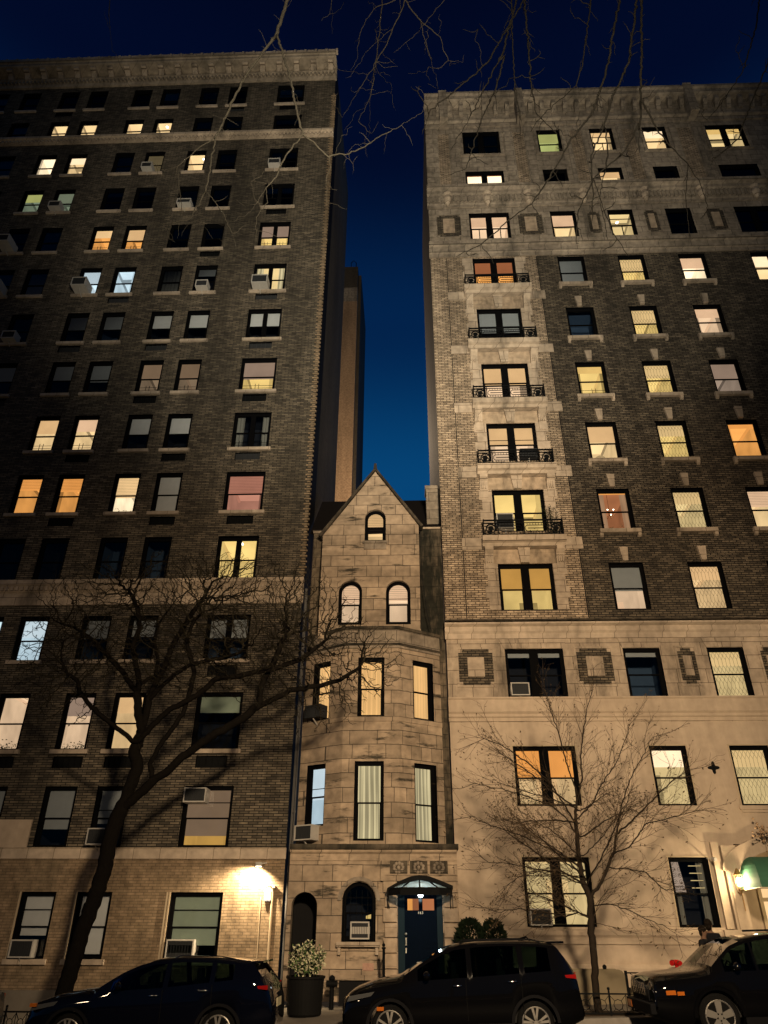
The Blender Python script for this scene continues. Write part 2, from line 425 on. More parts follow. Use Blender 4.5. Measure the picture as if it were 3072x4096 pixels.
def thing(name, label, cat, loc=(0, 0, 0), group=None, rz=0):
    o = bpy.data.objects.new(name, None); scene.collection.objects.link(o)
    o.empty_display_size = 0.2
    o.location = loc; o.rotation_euler = (0, 0, rz)
    return tag(o, label, cat, group)
def tag(o, label, cat, group=None):
    o['label'] = label; o['category'] = cat
    if group: o['group'] = group
    return o
def struct(o, kind='structure'):
    o['kind'] = kind; return o
def grid_wall(mb, x0, x1, z0, z1, holes, y=0.0, depth=0.2, bands=None, reveal=None):
    """front face with rectangular holes, reveals round each hole; bands: list of (xa,xb,za,zb,mat) override"""
    xs = sorted({x0, x1} | {v for h in holes for v in h[:2] if x0 < v < x1} | ({v for b in bands for v in b[:2] if x0 < v < x1} if bands else set()))
    zs = sorted({z0, z1} | {v for h in holes for v in h[2:4] if z0 < v < z1} | ({v for b in bands for v in b[2:4] if z0 < v < z1} if bands else set()))
    base = mb.cur
    for a, b in zip(xs, xs[1:]):
        if b-a < 1e-6: continue
        cx = (a+b)/2
        hs = [h for h in holes if h[0] < cx < h[1]]
        bs = [q for q in bands if q[0] < cx < q[1]] if bands else []
        run = None
        for c, d in zip(zs, zs[1:]):
            cz = (c+d)/2
            hole = any(h[2] < cz < h[3] for h in hs)
            mt = base
            for q in bs:
                if q[2] < cz < q[3]:
                    mb.mat(q[4]); mt = mb.cur
            if hole:
                if run: mb.cur = run[2]; mb.face([(a, y, run[0]), (b, y, run[0]), (b, y, run[1]), (a, y, run[1])]); run = None
            else:
                if run and run[2] == mt and abs(run[1]-c) < 1e-9: run = (run[0], d, mt)
                else:
                    if run: mb.cur = run[2]; mb.face([(a, y, run[0]), (b, y, run[0]), (b, y, run[1]), (a, y, run[1])])
                    run = (c, d, mt)
        if run: mb.cur = run[2]; mb.face([(a, y, run[0]), (b, y, run[0]), (b, y, run[1]), (a, y, run[1])])
    mb.cur = base
    for h in holes:
        mt = base
        if reveal: mb.mat(reveal); mt = mb.cur
        elif bands:
            for q in bands:
                if q[0] < (h[0]+h[1])/2 < q[1] and q[2] < (h[2]+h[3])/2 < q[3]: mb.mat(q[4]); mt = mb.cur
        mb.cur = mt
        a, b, c, d = h[:4]
        mb.face([(a, y, c), (a, y+depth, c), (a, y+depth, d), (a, y, d)])
        mb.face([(b, y, c), (b, y, d), (b, y+depth, d), (b, y+depth, c)])
        mb.face([(a, y, d), (a, y+depth, d), (b, y+depth, d), (b, y, d)])
        mb.face([(a, y, c), (b, y, c), (b, y+depth, c), (a, y+depth, c)])
    mb.cur = base
def poly_wall(mb, outer, holes, y=0.0, depth=0.2):
    loops = [[Vector((x, z, 0)) for x, z in outer]]+[[Vector((x, z, 0)) for x, z in h] for h in holes]
    flat = [p for l in loops for p in l]
    for t in tessellate_polygon(loops):
        mb.face([(flat[k][0], y, flat[k][1]) for k in t])
    for h in holes:
        n = len(h)
        for k in range(n):
            a, b = h[k], h[(k+1) % n]
            mb.face([(a[0], y, a[1]), (b[0], y, b[1]), (b[0], y+depth, b[1]), (a[0], y+depth, a[1])])
def arch_poly(x0, x1, z0, z1, n=14):
    r = (x1-x0)/2; cx = (x0+x1)/2; zc = z1-r
    pts = [(x0, z0), (x1, z0)]
    for k in range(n+1):
        t = math.pi*k/n
        pts.append((cx+r*math.cos(t), zc+r*math.sin(t)))
    return pts

# ------------------------------------------------------------------ windows
def tone(k, what): return MATS['room_%s_%s' % (what, k)]
def make_window(parent, x0, x1, z0, z1, y, spec, rz=0.0, origin=None, arch=False, wallmat=None):
    """spec 'room,shade,frac,flags'.  Local frame: x across, y inward, z up, origin at the lower left corner of the opening"""
    room, shade, frac, flags = (spec.split(',')+['', '', ''])[:4]
    frac = float(frac) if frac else 0
    w, h = x1-x0, z1-z0
    fr = 0.105
    ft = 0.11
    f = MB()
    if arch:
        outer = arch_poly(0, w, 0, h); inner = arch_poly(fr, w-fr, fr*1.3, h-fr)
        n = len(outer)
        for (pa, pb, ya) in ((outer, inner, 0.12), (outer, inner, 0.20)):
            for k in range(n):
                a, b, c, d = pa[k], pa[(k+1) % n], pb[(k+1) % n], pb[k]
                f.face([(a[0], ya, a[1]), (b[0], ya, b[1]), (c[0], ya, c[1]), (d[0], ya, d[1])])
        for k in range(n):
            a, b = inner[k], inner[(k+1) % n]
            f.face([(a[0], 0.12, a[1]), (b[0], 0.12, b[1]), (b[0], 0.20, b[1]), (a[0], 0.20, a[1])])
    else:
        f.box(0, w, 0.12, 0.20, h-ft, h); f.box(0, w, 0.12, 0.20, 0, 0.07)
        f.box(0, fr, 0.12, 0.20, 0.07, h-ft); f.box(w-fr, w, 0.12, 0.20, 0.07, h-ft)
    parts = [(fr, w-fr)]
    if 'm' in flags:
        mw = 0.19 if 'M' not in flags else 0.29
        f.box(w/2-mw/2, w/2+mw/2, 0.11, 0.205, 0.071, h-ft-0.001)
        parts = [(fr, w/2-mw/2), (w/2+mw/2, w-fr)]
    mid = h*0.47
    for k_, (a, b) in enumerate(parts):
        f.box(a, b, 0.135, 0.185, mid-0.022, mid+0.022)
        f.box(a, a+0.022, 0.145, 0.18, 0.071, mid-0.023); f.box(b-0.022, b, 0.145, 0.18, 0.071, mid-0.023)
        if 't' in flags: f.box(a, b, 0.145, 0.175, h*0.72, h*0.72+0.026)
        if 'q' in flags: f.box((a+b)/2-0.02, (a+b)/2+0.02, 0.145, 0.175, 0.071, mid-0.023)
        if 's' in flags: f.box(a, b, 0.15, 0.17, h*0.60, h*0.60+0.02)
    if origin is None: origin = (x0, y, z0)
    win = f.build('window', frame_paint, parent)
    win.location = origin; win.rotation_euler = (0, 0, rz)
    g = MB()
    if arch: g.face([(p[0], 0.16, p[1]) for p in arch_poly(fr*0.8, w-fr*0.8, 0.06, h-fr*0.8)])
    else: g.face([(0.03, 0.16, 0.05), (w-0.03, 0.16, 0.05), (w-0.03, 0.16, h-0.05), (0.03, 0.16, h-0.05)])
    g.build('pane', glass, win)
    # room behind
    dp = 1.5; y0_ = 0.24; e_ = 0.0
    ex = 0.12 if 'm' not in flags else 0.1
    r = MB(); lit = room in TONES
    if lit: cw, ww, tw = tone(room, 'ceiling'), tone(room, 'wall'), tone(room, 'trim')
    else:
        cw = ww = tw = {'K': room_dark, 'B': room_sky_tint, 'G': room_dark}.get(room, room_dark)
    X0, X1, Z0, Z1 = -ex, w+ex, -0.05, h+0.22
    if lit: dp = 2.6
    r.mat(cw); r.face([(X0, y0_, Z1), (X1, y0_, Z1), (X1, dp, Z1), (X0, dp, Z1)])
    r.mat(ww); r.face([(X0, dp, Z0), (X1, dp, Z0), (X1, dp, Z1), (X0, dp, Z1)])
    r.face([(X0, y0_, Z0), (X0, dp, Z0), (X0, dp, Z1), (X0, y0_, Z1)]); r.face([(X1, y0_, Z0), (X1, dp, Z0), (X1, dp, Z1), (X1, y0_, Z1)])
    r.mat(tw); r.face([(X0, y0_, Z0), (X1, y0_, Z0), (X1, dp, Z0), (X0, dp, Z0)])
    # inner face of the outer wall around the opening (keeps light in)
    r.mat(room_dark)
    for q in ((X0, 0.0, Z0, Z1), (w, X1, Z0, Z1)): r.face([(q[0], y0_-0.03, q[2]), (q[1], y0_-0.03, q[2]), (q[1], y0_-0.03, q[3]), (q[0], y0_-0.03, q[3])])
    r.face([(X0, y0_-0.03, h), (X1, y0_-0.03, h), (X1, y0_-0.03, Z1), (X0, y0_-0.03, Z1)])
    if lit and 'e' in flags:     # cornice moulding and beam seen on the ceiling
        r.mat(tw); r.box(X0+0.02, X1-0.02, dp-0.12, dp-0.02, Z1-0.12, Z1-0.02)
    r.build('room', None, win)
    if lit and not arch and 'c' not in flags:
        if 'l' not in flags and rnd.random() < 0.5:       # curtains hanging at one or both sides
            s = MB(); ww_ = rnd.uniform(0.10, 0.2)*w
            for a, b in (((0.03, ww_), (w-ww_, w-0.03)) if rnd.random() < 0.6 else ((w-ww_*1.3, w-0.03),)):
                n = 8
                for k in range(n):
                    xa, xb = a+(b-a)*k/n, a+(b-a)*(k+1)/n
                    s.face([(xa, 0.262+0.02*math.sin(xa*60), 0.0), (xb, 0.262+0.02*math.sin(xb*60), 0.0), (xb, 0.262+0.02*math.sin(xb*60), h), (xa, 0.262+0.02*math.sin(xa*60), h)])
            s.build('side_curtain', tone(room, 'wall') if rnd.random() < 0.5 else tone(room, 'trim'), win)
        s = MB(); q = rnd.random()                        # what can be seen of the ceiling
        s.box(X0+0.01, X0+0.09, 0.3, dp-0.01, Z1-0.09, Z1-0.01); s.box(X1-0.09, X1-0.01, 0.3, dp-0.01, Z1-0.09, Z1-0.01)
        if q < 0.4: s.box(X0+0.1, X1-0.1, 0.95, 1.12, Z1-0.10, Z1-0.01)
        s.box(w*0.55, w*0.9, dp-0.06, dp-0.01, h*0.2, h*0.75)
        s.build('ceiling_moulding', tone(room, 'trim') if q < 0.5 else tone(room, 'shade'), win)
        if rnd.random() < 0.35 and 'k' not in flags and 'p' not in flags:
            s = MB(); s.ball((w*rnd.uniform(0.3, 0.7), rnd.uniform(0.5, 0.9), Z1-0.10), 0.07, 8, (1, 1, 0.6)); s.build('ceiling_lamp', bulb, win)
    if shade and frac:
        s = MB()
        sm = {'G': blind_grey, 'L': blind_light, 'M': blind_green}[shade] if shade == 'G' or (shade in 'LM' and not lit) else tone(shade, 'shade')
        zlo = h-ft-(h-ft-0.07)*frac
        if arch:
            pts = [(p[0], 0.215, p[1]) for p in arch_poly(fr*0.6, w-fr*0.6, zlo, h-fr*0.6)]; s.face(pts)
        else:
            s.box(0.03, w-0.03, 0.186, 0.194, zlo, h-0.03)
            s.box(0.03, w-0.03, 0.184, 0.20, zlo-0.025, zlo)
        if 'z' in flags:
            q = zlo+0.06
            s.mat(sm); s.cur = 0
            s2 = MB()
            while q < h-0.08:
                s2.box(0.04, w-0.04, 0.181, 0.1855, q, q+0.012); q += 0.07
            s2.build('blind_slats', tone(shade, 'trim') if shade in TONES else ac_dark, win)
        s.mats = []; s.mi = []
        s.build('blind', sm, win)
    if 'c' in flags:             # curtains, folded mesh; lit ones carry fold shading in their colour
        cm = {'W': curtain_gold, 'L': curtain_cream, 'O': curtain_rose}.get(shade or room, curtain_grey)
        full = 'C' in flags
        spans = [(0.04, w-0.04)] if full else [(0.04, w*0.26), (w*0.74, w-0.04)]
        s = MB()
        for a, b in spans:
            n = max(6, int((b-a)/0.03))
            for k in range(n):
                xa, xb = a+(b-a)*k/n, a+(b-a)*(k+1)/n
                ya = 0.27+0.03*math.sin(xa*42)+0.012*math.sin(xa*97); yb = 0.27+0.03*math.sin(xb*42)+0.012*math.sin(xb*97)
                s.face([(xa, ya, 0.02), (xb, yb, 0.02), (xb, yb, h), (xa, ya, h)])
        s.build('curtain', cm, win)
    if 'h' in flags:
        s = MB()
        for a, b in parts:
            c = (a+b)/2
            s.box(a, b, 0.055, 0.068, 0.17, 0.182); s.box(a, b, 0.055, 0.068, 0.30, 0.312)
            s.box(c-0.08, c-0.065, 0.05, 0.072, 0.06, 0.40); s.box(c+0.065, c+0.08, 0.05, 0.072, 0.06, 0.40)
        s.build('window_guard', iron, win)
    if 'l' in flags:             # leaded lights: long hexagons between bands of diamonds
        s = MB(); wd = 0.0045
        def came(p, q):
            s.tube([(p[0], 0.15, p[1]), (q[0], 0.15, q[1])], wd, 3, False)
        for (za, zb) in ((mid+0.04, h-ft), (0.09, mid-0.04)):
            n = 8; st = (w-2*fr)/n; d = 0.13
            for k in range(n+1):
                x = fr+st*k
                lo, hi = (za+2*d, zb-2*d)
                if k % 1 == 0: came((x, lo), (x, hi))
                if k < n:
                    c = x+st/2
                    for s0, sg in ((hi, 1), (lo, -1)):
                        came((x, s0), (c, s0+sg*d)); came((x+st, s0), (c, s0+sg*d))
                        came((c, s0+sg*d), (x, s0+sg*2*d)); came((c, s0+sg*d), (x+st, s0+sg*2*d))
        s.build('lead_cames', coal_black, win)
    if 'p' in flags:
        s = MB(); s.ball((w*0.62, 0.9, h*0.62), 0.085, 10); s.build('lamp_globe', bulb, win)
    if 'k' in flags:             # hanging ceiling lamp / chandelier
        s = MB(); cx, cy = w*0.5, 0.8
        s.tube([(cx, cy, h+0.2), (cx, cy, h*0.62)], 0.008, 4)
        for k in range(6):
            t = k*math.pi/3; s.tube([(cx, cy, h*0.60), (cx+0.14*math.cos(t), cy+0.14*math.sin(t), h*0.56), (cx+0.22*math.cos(t), cy+0.22*math.sin(t), h*0.64)], 0.009, 4)
        s.build('chandelier', plain('chandelier_brass', (0.25, 0.14, 0.05), 0.4, 0.8) if 'chandelier_brass' not in MATS else MATS['chandelier_brass'], win)
        s = MB()
        for k in range(6):
            t = k*math.pi/3; s.ball((cx+0.22*math.cos(t), cy+0.22*math.sin(t), h*0.68), 0.026, 6)
        s.build('candle_bulb', bulb, win)
    if 'd' in flags:             # round paper lamp standing low in the window
        s = MB(); s.ball((w*0.42, 0.5, 0.24), 0.25, 14); s.build('paper_lamp', tone('W', 'trim'), win)
    if 'f' in flags:             # plants along the sill inside
        s = MB()
        for k in range(90):
            a = rnd.uniform(0.1, w-0.1); b = 0.26+rnd.random()*0.1; c = 0.05+abs(rnd.gauss(0, 0.13))
            t = rnd.random()*6.28; l = 0.05
            s.face([(a, b, c), (a+l*math.cos(t), b, c+l*0.4), (a+1.6*l*math.cos(t), b, c+l*math.sin(t)), (a+0.6*l*math.cos(t), b, c-l*0.3)])
        s.build('sill_plants', MATS.get('leaf_dark') or plain('leaf_dark', (0.03, 0.05, 0.015), 0.7), win)
    return win

# ------------------------------------------------------------------ ground
PI = math.pi
def sheet(name, x0, x1, y0, y1, z, mt):
    b = MB(); b.face([(x0, y0, z), (x1, y0, z), (x1, y1, z), (x0, y1, z)]); return struct(b.build(name, mt))
sheet('ground', -400, 400, -300, 400, -3.5, soil)
def slab(name, y0, y1, z, mt, dy=0.0):      # the street climbs gently to the right
    b = MB(); k = 0.027*60
    b.xprism([(y0, -4), (y1, -4), (y1, z), (y0, z)], -60, 60)
    b.v = [(x, y, (zz+(k if x > 0 else -k)) if zz > -3 else zz) for x, y, zz in b.v]
    return struct(b.build(name, mt))
slab('road', 2.6, 18.45, -0.14, asphalt)
slab('pavement', 18.60, 30, 0.06, concrete)
slab('kerb', 18.45, 18.597, 0.072, kerb_stone)
slab('near_pavement', -6, 2.45, 0.06, near_paving)
slab('near_kerb', 2.453, 2.597, 0.072, kerb_stone)

def project(x, y, z):
    d = Vector((x, y, z-1.8)); w_ = d.dot(fw)
    return (1536+FOCAL*d.dot(r2)/w_, 2048-FOCAL*d.dot(u2)/w_)

FY = 23.5      # street wall plane
def zc(z, y): return 1.8+(z-1.8)*y/FY

# ------------------------------------------------------------------ left brick building
LB = thing('brick_apartment_building', 'tall dark brown brick apartment block with bracketed stone cornice, filling the left side', 'building', (-14, FY, 0))
def inL(o): o.parent = LB; o.location = Vector(o.location)-Vector((-14, FY, 0)) if False else o.location; return o
LB.location = (0, 0, 0)
LCOL = {'F': (-6.96, -5.44), 'E': (-9.71, -8.69), 'D': (-11.36, -10.34), 'C': (-13.58, -12.56), 'B': (-15.21, -14.19),
        'A': (-17.77, -16.75), 'Z': (-19.42, -18.40), 'Y': (-21.67, -20.65), 'X': (-23.52, -22.50)}
LTOP = [2.67, 5.59, 8.52, 11.24, 14.35, 17.20, 20.09, 23.01, 25.91, 28.84, 31.77, 34.70, 37.64, 40.60, 43.45]
LBOT = [1.0, 3.86, 6.69, 9.64, 12.61]+[t-1.77 for t in LTOP[5:13]]+[38.99, 41.68]
LSPEC = {
 14: dict(F='K,L,.5,s', E='K', D='K,G,.6,z', C='K,L,.55,', B='B', A='B', Z='B', Y='B', X='B,G,.4,'),
 13: dict(F='B,G,.3,', E='K,G,.9,', D='K,G,.95,', C='W', B='W', A='W', Z='W', Y='K,G,.9,'),
 12: dict(F='K,G,.3,m', E='K,G,.6,', D='W,,,e', C='K,L,.8,z', B='K,G,.9,', A='W,H,.3,', Z='H', Y='K,G,.8,'),
 11: dict(F='B,L,.25,m', E='K,G,.55,', D='B,G,.8,z', C='K,G,.15,', B='B,G,.2,', A='M,M,.5,', Z='M,N,.35,'),
 10: dict(F='Y,S,.52,mh', E='K,G,.5,', D='K,G,.55,', C='O,E,.5,h', B='O,W,.3,h', A='K,G,.95,', Z='K'),
 9: dict(F='L,,,mc', E='K,G,.25,', D='K,,,cC', C='C,,,z', B='C,C,.5,z', A='K,G,.95,', Z='B,G,.5,'),
 8: dict(F='K,L,.48,m', E='K,L,.48,', D='K,L,.5,', C='B,G,.48,', B='B,G,.5,', A='K'),
 7: dict(F='Y,S,.55,h', E='T,T,.5,h', D='T,T,.45,h', C='K,G,.55,h', B='K,G,.5,f', A='K,G,.5,'),
 6: dict(F='K,,,mch', E='K,L,.5,h', D='K,L,.5,h', C='W,V,.35,h', B='W,E,.4,h', A='K'),
 5: dict(F='P,P,.5,z', E='K,L,.97,', D='H,W,.55,zf', C='O,O,.35,z', B='O,O,.3,pz'),
 4: dict(F='Y,,,mf', E='B', D='B', C='K', B='K'),
 3: dict(F='B,G,.45,m', E='K,G,.4,', D='B,G,.45,', C='C,C,.4,', B='C,,,'),
 2: dict(F='K,M,.3,', E='E,E,.3,p', D='V,S,.35,f', C='V,,,pf'),
 1: dict(F='D,T,.82,t', E='K,G,.6,s', D='K,G,.7,', C='K,G,.8,'),
 0: dict(F='K,M,.8,t', E='K,L,.95,', D='K,L,.65,t')}
holes = []; wins = []
for i in range(15):
    for c, (a, b_) in LCOL.items():
        if i < 5 and c in 'AZYX': continue
        if i == 0 and c in 'CB': continue
        if project(b_, FY, LTOP[i])[0] < -20: continue
        holes.append((a, b_, LBOT[i], LTOP[i])); wins.append((i, c))
GRILLES = [(14, 'E'), (14, 'F'), (14, 'Z'), (11, 'F'), (10, 'E'), (9, 'C'), (9, 'F'), (8, 'B'), (8, 'D'), (8, 'F'), (7, 'D'), (7, 'F'), (7, 'A'), (6, 'F'), (6, 'E'), (6, 'C'),
           (5, 'F'), (5, 'E'), (5, 'C'), (2, 'F'), (2, 'D'), (2, 'C'), (2, 'E'), (3, 'F')]
gh = []
for i, c in GRILLES:
    a, b_ = LCOL[c]; ga = a+0.22 if c == 'F' else a+0.04; gb = ga+1.0 if c == 'F' else b_-0.02
    z1_ = LBOT[i]-0.20
    gh.append((ga, gb, z1_-0.36, z1_))
mb = MB().mat(brown_brick)
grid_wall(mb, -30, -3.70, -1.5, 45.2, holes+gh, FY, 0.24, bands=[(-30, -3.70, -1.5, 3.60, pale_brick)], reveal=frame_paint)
wall = mb.build('wall', None, LB)
mb = MB().mat(coal_black)  # strip nearest the street near-black, wall behind it lighter
mb.face([(-3.70, FY, 0), (-3.70, 25.3, 0), (-3.70, 25.3, 45.1), (-3.70, FY, 45.1)])
mb.mat(party_wall); mb.face([(-3.70, 25.3, 0), (-3.70, 32, 0), (-3.70, 32, 45.6), (-3.70, 25.3, 45.6)])
mb.box(-30, -3.71, 32, 32.3, 0, 45.6); mb.build('side_wall', None, LB)
mb = MB(); mb.box(-30, -3.72, 23.8, 32, 45.2, 45.5); mb.build('roof', roof_slate, LB)
# toothed brick courses standing proud along the corner
mb = MB().mat(MATS['pale_brick'])
z = 12.7; k = 0
while z < 42.5:
    L_ = 0.22 if k % 2 else 0.12
    mb.box(-3.70-L_*0.8, -3.70+0.035+0.05*(k % 2), FY-0.03, FY+0.05, z, z+0.055); z += 0.11; k += 1
mb.build('corner_bricks', tan_brick, LB)
for i, c in wins:
    a, b_ = LCOL[c]
    spec = LSPEC[i].get(c, 'K')
    w_ = make_window(LB, a, b_, LBOT[i], LTOP[i], FY, spec)
    if i not in (4, 1, 13):
        s = MB(); s.box(-0.10, b_-a+0.10, -0.09, 0.13, -0.13, 0.0); s.build('sill', trim_stone, w_)
for (a, b_, c, d) in gh:
    s = MB(); s.box(a, b_, FY+0.10, FY+0.14, c, d)
    n = 5
    for k in range(n): s.box(a+(b_-a)*(k+0.5)/n-0.01, a+(b_-a)*(k+0.5)/n+0.01, FY+0.07, FY+0.098, c, d)
    s.build('vent_grille', iron if rnd.random() < 0.7 else ac_dark, LB)
# stone bands
mb = MB(); mb.xprism([(FY+0.02, 3.54), (FY-0.06, 3.54), (FY-0.06, 3.80), (FY-0.09, 3.84), (FY+0.02, 3.84)], -30, -3.68); mb.build('stone_band', trim_stone, LB)
mb = MB(); mb.xprism([(FY+0.02, 11.66), (FY-0.05, 11.66), (FY-0.05, 12.12), (FY-0.10, 12.16), (FY-0.12, 12.34), (FY-0.2, 12.40), (FY-0.2, 12.585), (FY+0.02, 12.585)], -30, -3.66)
x = -30
while x < -3.75: mb.box(x, x+0.09, FY-0.19, FY-0.121, 12.18, 12.335); x += 0.18
mb.build('dentilled_band', limestone, LB)
mb = MB(); mb.xprism([(FY+0.02, 38.50), (FY-0.12, 38.50), (FY-0.14, 38.68), (FY-0.30, 38.72), (FY-0.30, 38.86), (FY+0.02, 38.92)], -30, -3.62)
x = -30
while x < -3.75: mb.box(x, x+0.10, FY-0.22, FY-0.125, 38.52, 38.66); x += 0.2
mb.build('upper_band', limestone, LB)
# main cornice
mb = MB()
mb.xprism([(FY+0.05, 43.85), (FY-0.10, 43.85), (FY-0.16, 44.000), (FY-0.16, 44.300), (FY-0.28, 44.325), (FY-0.28, 44.387), (FY-0.14, 44.399), (FY-0.14, 44.796), (FY-0.75, 44.833), (FY-0.80, 44.883), (FY-0.80, 45.032), (FY-0.92, 45.094), (FY-0.92, 45.168), (FY+0.05, 45.180)], -30, -3.64)
x = -30
while x < -3.75: mb.box(x, x+0.10, FY-0.27, FY-0.165, 44.040, 44.280); x += 0.22
mb.build('cornice', cornice_stone, LB)
mb = MB(); x = -29.6
while x < -3.75:
    mb.xprism([(FY-0.145, 44.405), (FY-0.30, 44.405), (FY-0.42, 44.579), (FY-0.70, 44.660), (FY-0.70, 44.815), (FY-0.145, 44.790)], x, x+0.30); x += 0.98
mb.build_each('cornice_bracket', limestone, LB)
mb = MB(); x = -29.9
mb.box(-30, -3.66, FY-0.86, FY-0.55, 45.180, 45.267)
while x < -3.9:
    mb.box(x, x+0.40, FY-0.84, FY-0.60, 45.268, 45.478)
    mb.xprism([(FY-0.88, 45.268), (FY-0.88, 45.478), (FY-0.75, 45.614), (FY-0.62, 45.478), (FY-0.62, 45.268)], x+0.43, x+0.55)
    x += 0.60
mb.build('roof_cresting', limestone, LB)
mb = MB(); mb.box(-30, -3.69, FY-0.07, FY+0.02, -1.5, 0.27); mb.build('plinth', concrete, LB)
mb = MB(); mb.box(-16, -11.52, FY-0.06, FY+0.02, 3.845, 4.62); mb.build('stone_panel', stucco, LB)
# pale casing beads on ground floor jambs
for c in 'FED':
    a, b_ = LCOL[c]
    mb = MB(); mb.box(a-0.05, a-0.01, FY-0.03, FY+0.02, 1.0, 2.67)
    if c == 'F': mb.box(a-0.13, a-0.08, FY-0.03, FY+0.02, 1.0, 2.67)
    mb.build('window_casing', pipe_paint, LB)

# ------------------------------------------------------------------ right stone and brick building
RB = thing('stone_apartment_building', 'tall apartment block of cream stone and tan brick with railed balconies, filling the right side', 'building')
RCOL = {'G': (3.24, 5.18), 'H': (7.16, 8.38), 'h': (7.46, 8.60), 'I': (9.93, 11.13), 'J': (12.69, 13.90), 'K': (15.97, 17.90)}
RTOP = {2: 3.60, 3: 6.75, 4: 9.93, 5: 13.08, 6: 16.18, 7: 19.30, 8: 22.42, 9: 25.60, 10: 28.84, 11: 32.03, 12: 35.25, 13: 38.55}
RBOT = {2: 1.83, 3: 5.0, 4: 8.28, 5: 11.32, 6: 14.42, 7: 17.50, 8: 20.65, 9: 23.83, 10: 27.08, 11: 30.22, 12: 33.7, 13: 36.60}
RSPEC = {
 13: dict(G='K,M,.75,mM', H='N,N,.4,', I='W,W,.2,tqe', J='W,H,.3,', K='L,Y,.2,mM'),
 12: dict(G='H,R,.01,mM', H='K', I='W,E,.3,', J='K', K='K'),
 11: dict(G='V,V,.4,mMq', H='W,V,.5,', I='L,,,tqe', J='B', K='B,,,mM'),
 10: dict(G='O,R,.5,mM', H='K,G,.85,', I='Y,L,.5,l', J='H,V,.4,', K='W,H,.4,mM'),
 9: dict(G='K,G,.7,mM', H='B,,,', I='Y,L,.5,l', J='V,V,.3,f'),
 8: dict(G='V,E,.55,mM', H='Y,Y,.2,h', I='Y,L,.4,l', J='S,S,.5,f'),
 7: dict(G='V,E,.5,mMs', H='W,E,.45,d', I='Y,L,.3,l', J='O,O,.1,'),
 6: dict(G='Y,,,mMef', H='R,O,.01,ckf', I='L,L,.3,l', J='W,V,.4,z'),
 5: dict(G='Y,D,.52,mM', H='V,G,.55,e', I='E,E,.3,l', J='K'),
 4: dict(G='K,G,.08,mM', H='B,G,.08,', I='L,L,.3,l', J='K'),
 3: dict(G='E,O,.5,mMf', h='L,H,.3,', I='L,L,.3,l', J='K'),
 2: dict(G='L,L,.01,mMt', h='K,,,c')}
rh = []; rw = []
for i in RTOP:
    for c in 'GHIJK':
        if i == 3 and c == 'H': c = 'h'
        if i == 2 and c == 'H': c = 'h'
        if i == 2 and c in 'IJK': continue
        if c == 'K' and i < 10: continue
        a, b_ = RCOL[c]
        if project(a, FY, RTOP[i])[0] > 3090 and project(a, FY, RBOT[i])[0] > 3090: continue
        rh.append((a, b_, RBOT[i], RTOP[i])); rw.append((i, c))
ENT = (9.42, 14.4, 0.1, 3.95)
mb = MB().mat(stucco)
grid_wall(mb, 1.30, 26, -0.5, 41.3, rh+[ENT], FY, 0.24,
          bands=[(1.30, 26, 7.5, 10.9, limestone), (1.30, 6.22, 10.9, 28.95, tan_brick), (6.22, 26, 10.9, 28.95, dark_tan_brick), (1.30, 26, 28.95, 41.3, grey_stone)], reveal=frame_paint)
mb.build('wall', None, RB)
mb = MB().mat(party_wall)
mb.face([(1.30, FY, 0), (1.30, 33, 0), (1.30, 33, 40.8), (1.30, 26, 41.1), (1.30, FY, 41.2)]); mb.box(1.31, 26, 33, 33.3, 0, 40.8)
mb.build('side_wall', None, RB)
mb = MB(); mb.box(1.32, 26, 23.8, 33, 40.3, 40.6); mb.build('roof', roof_slate, RB)
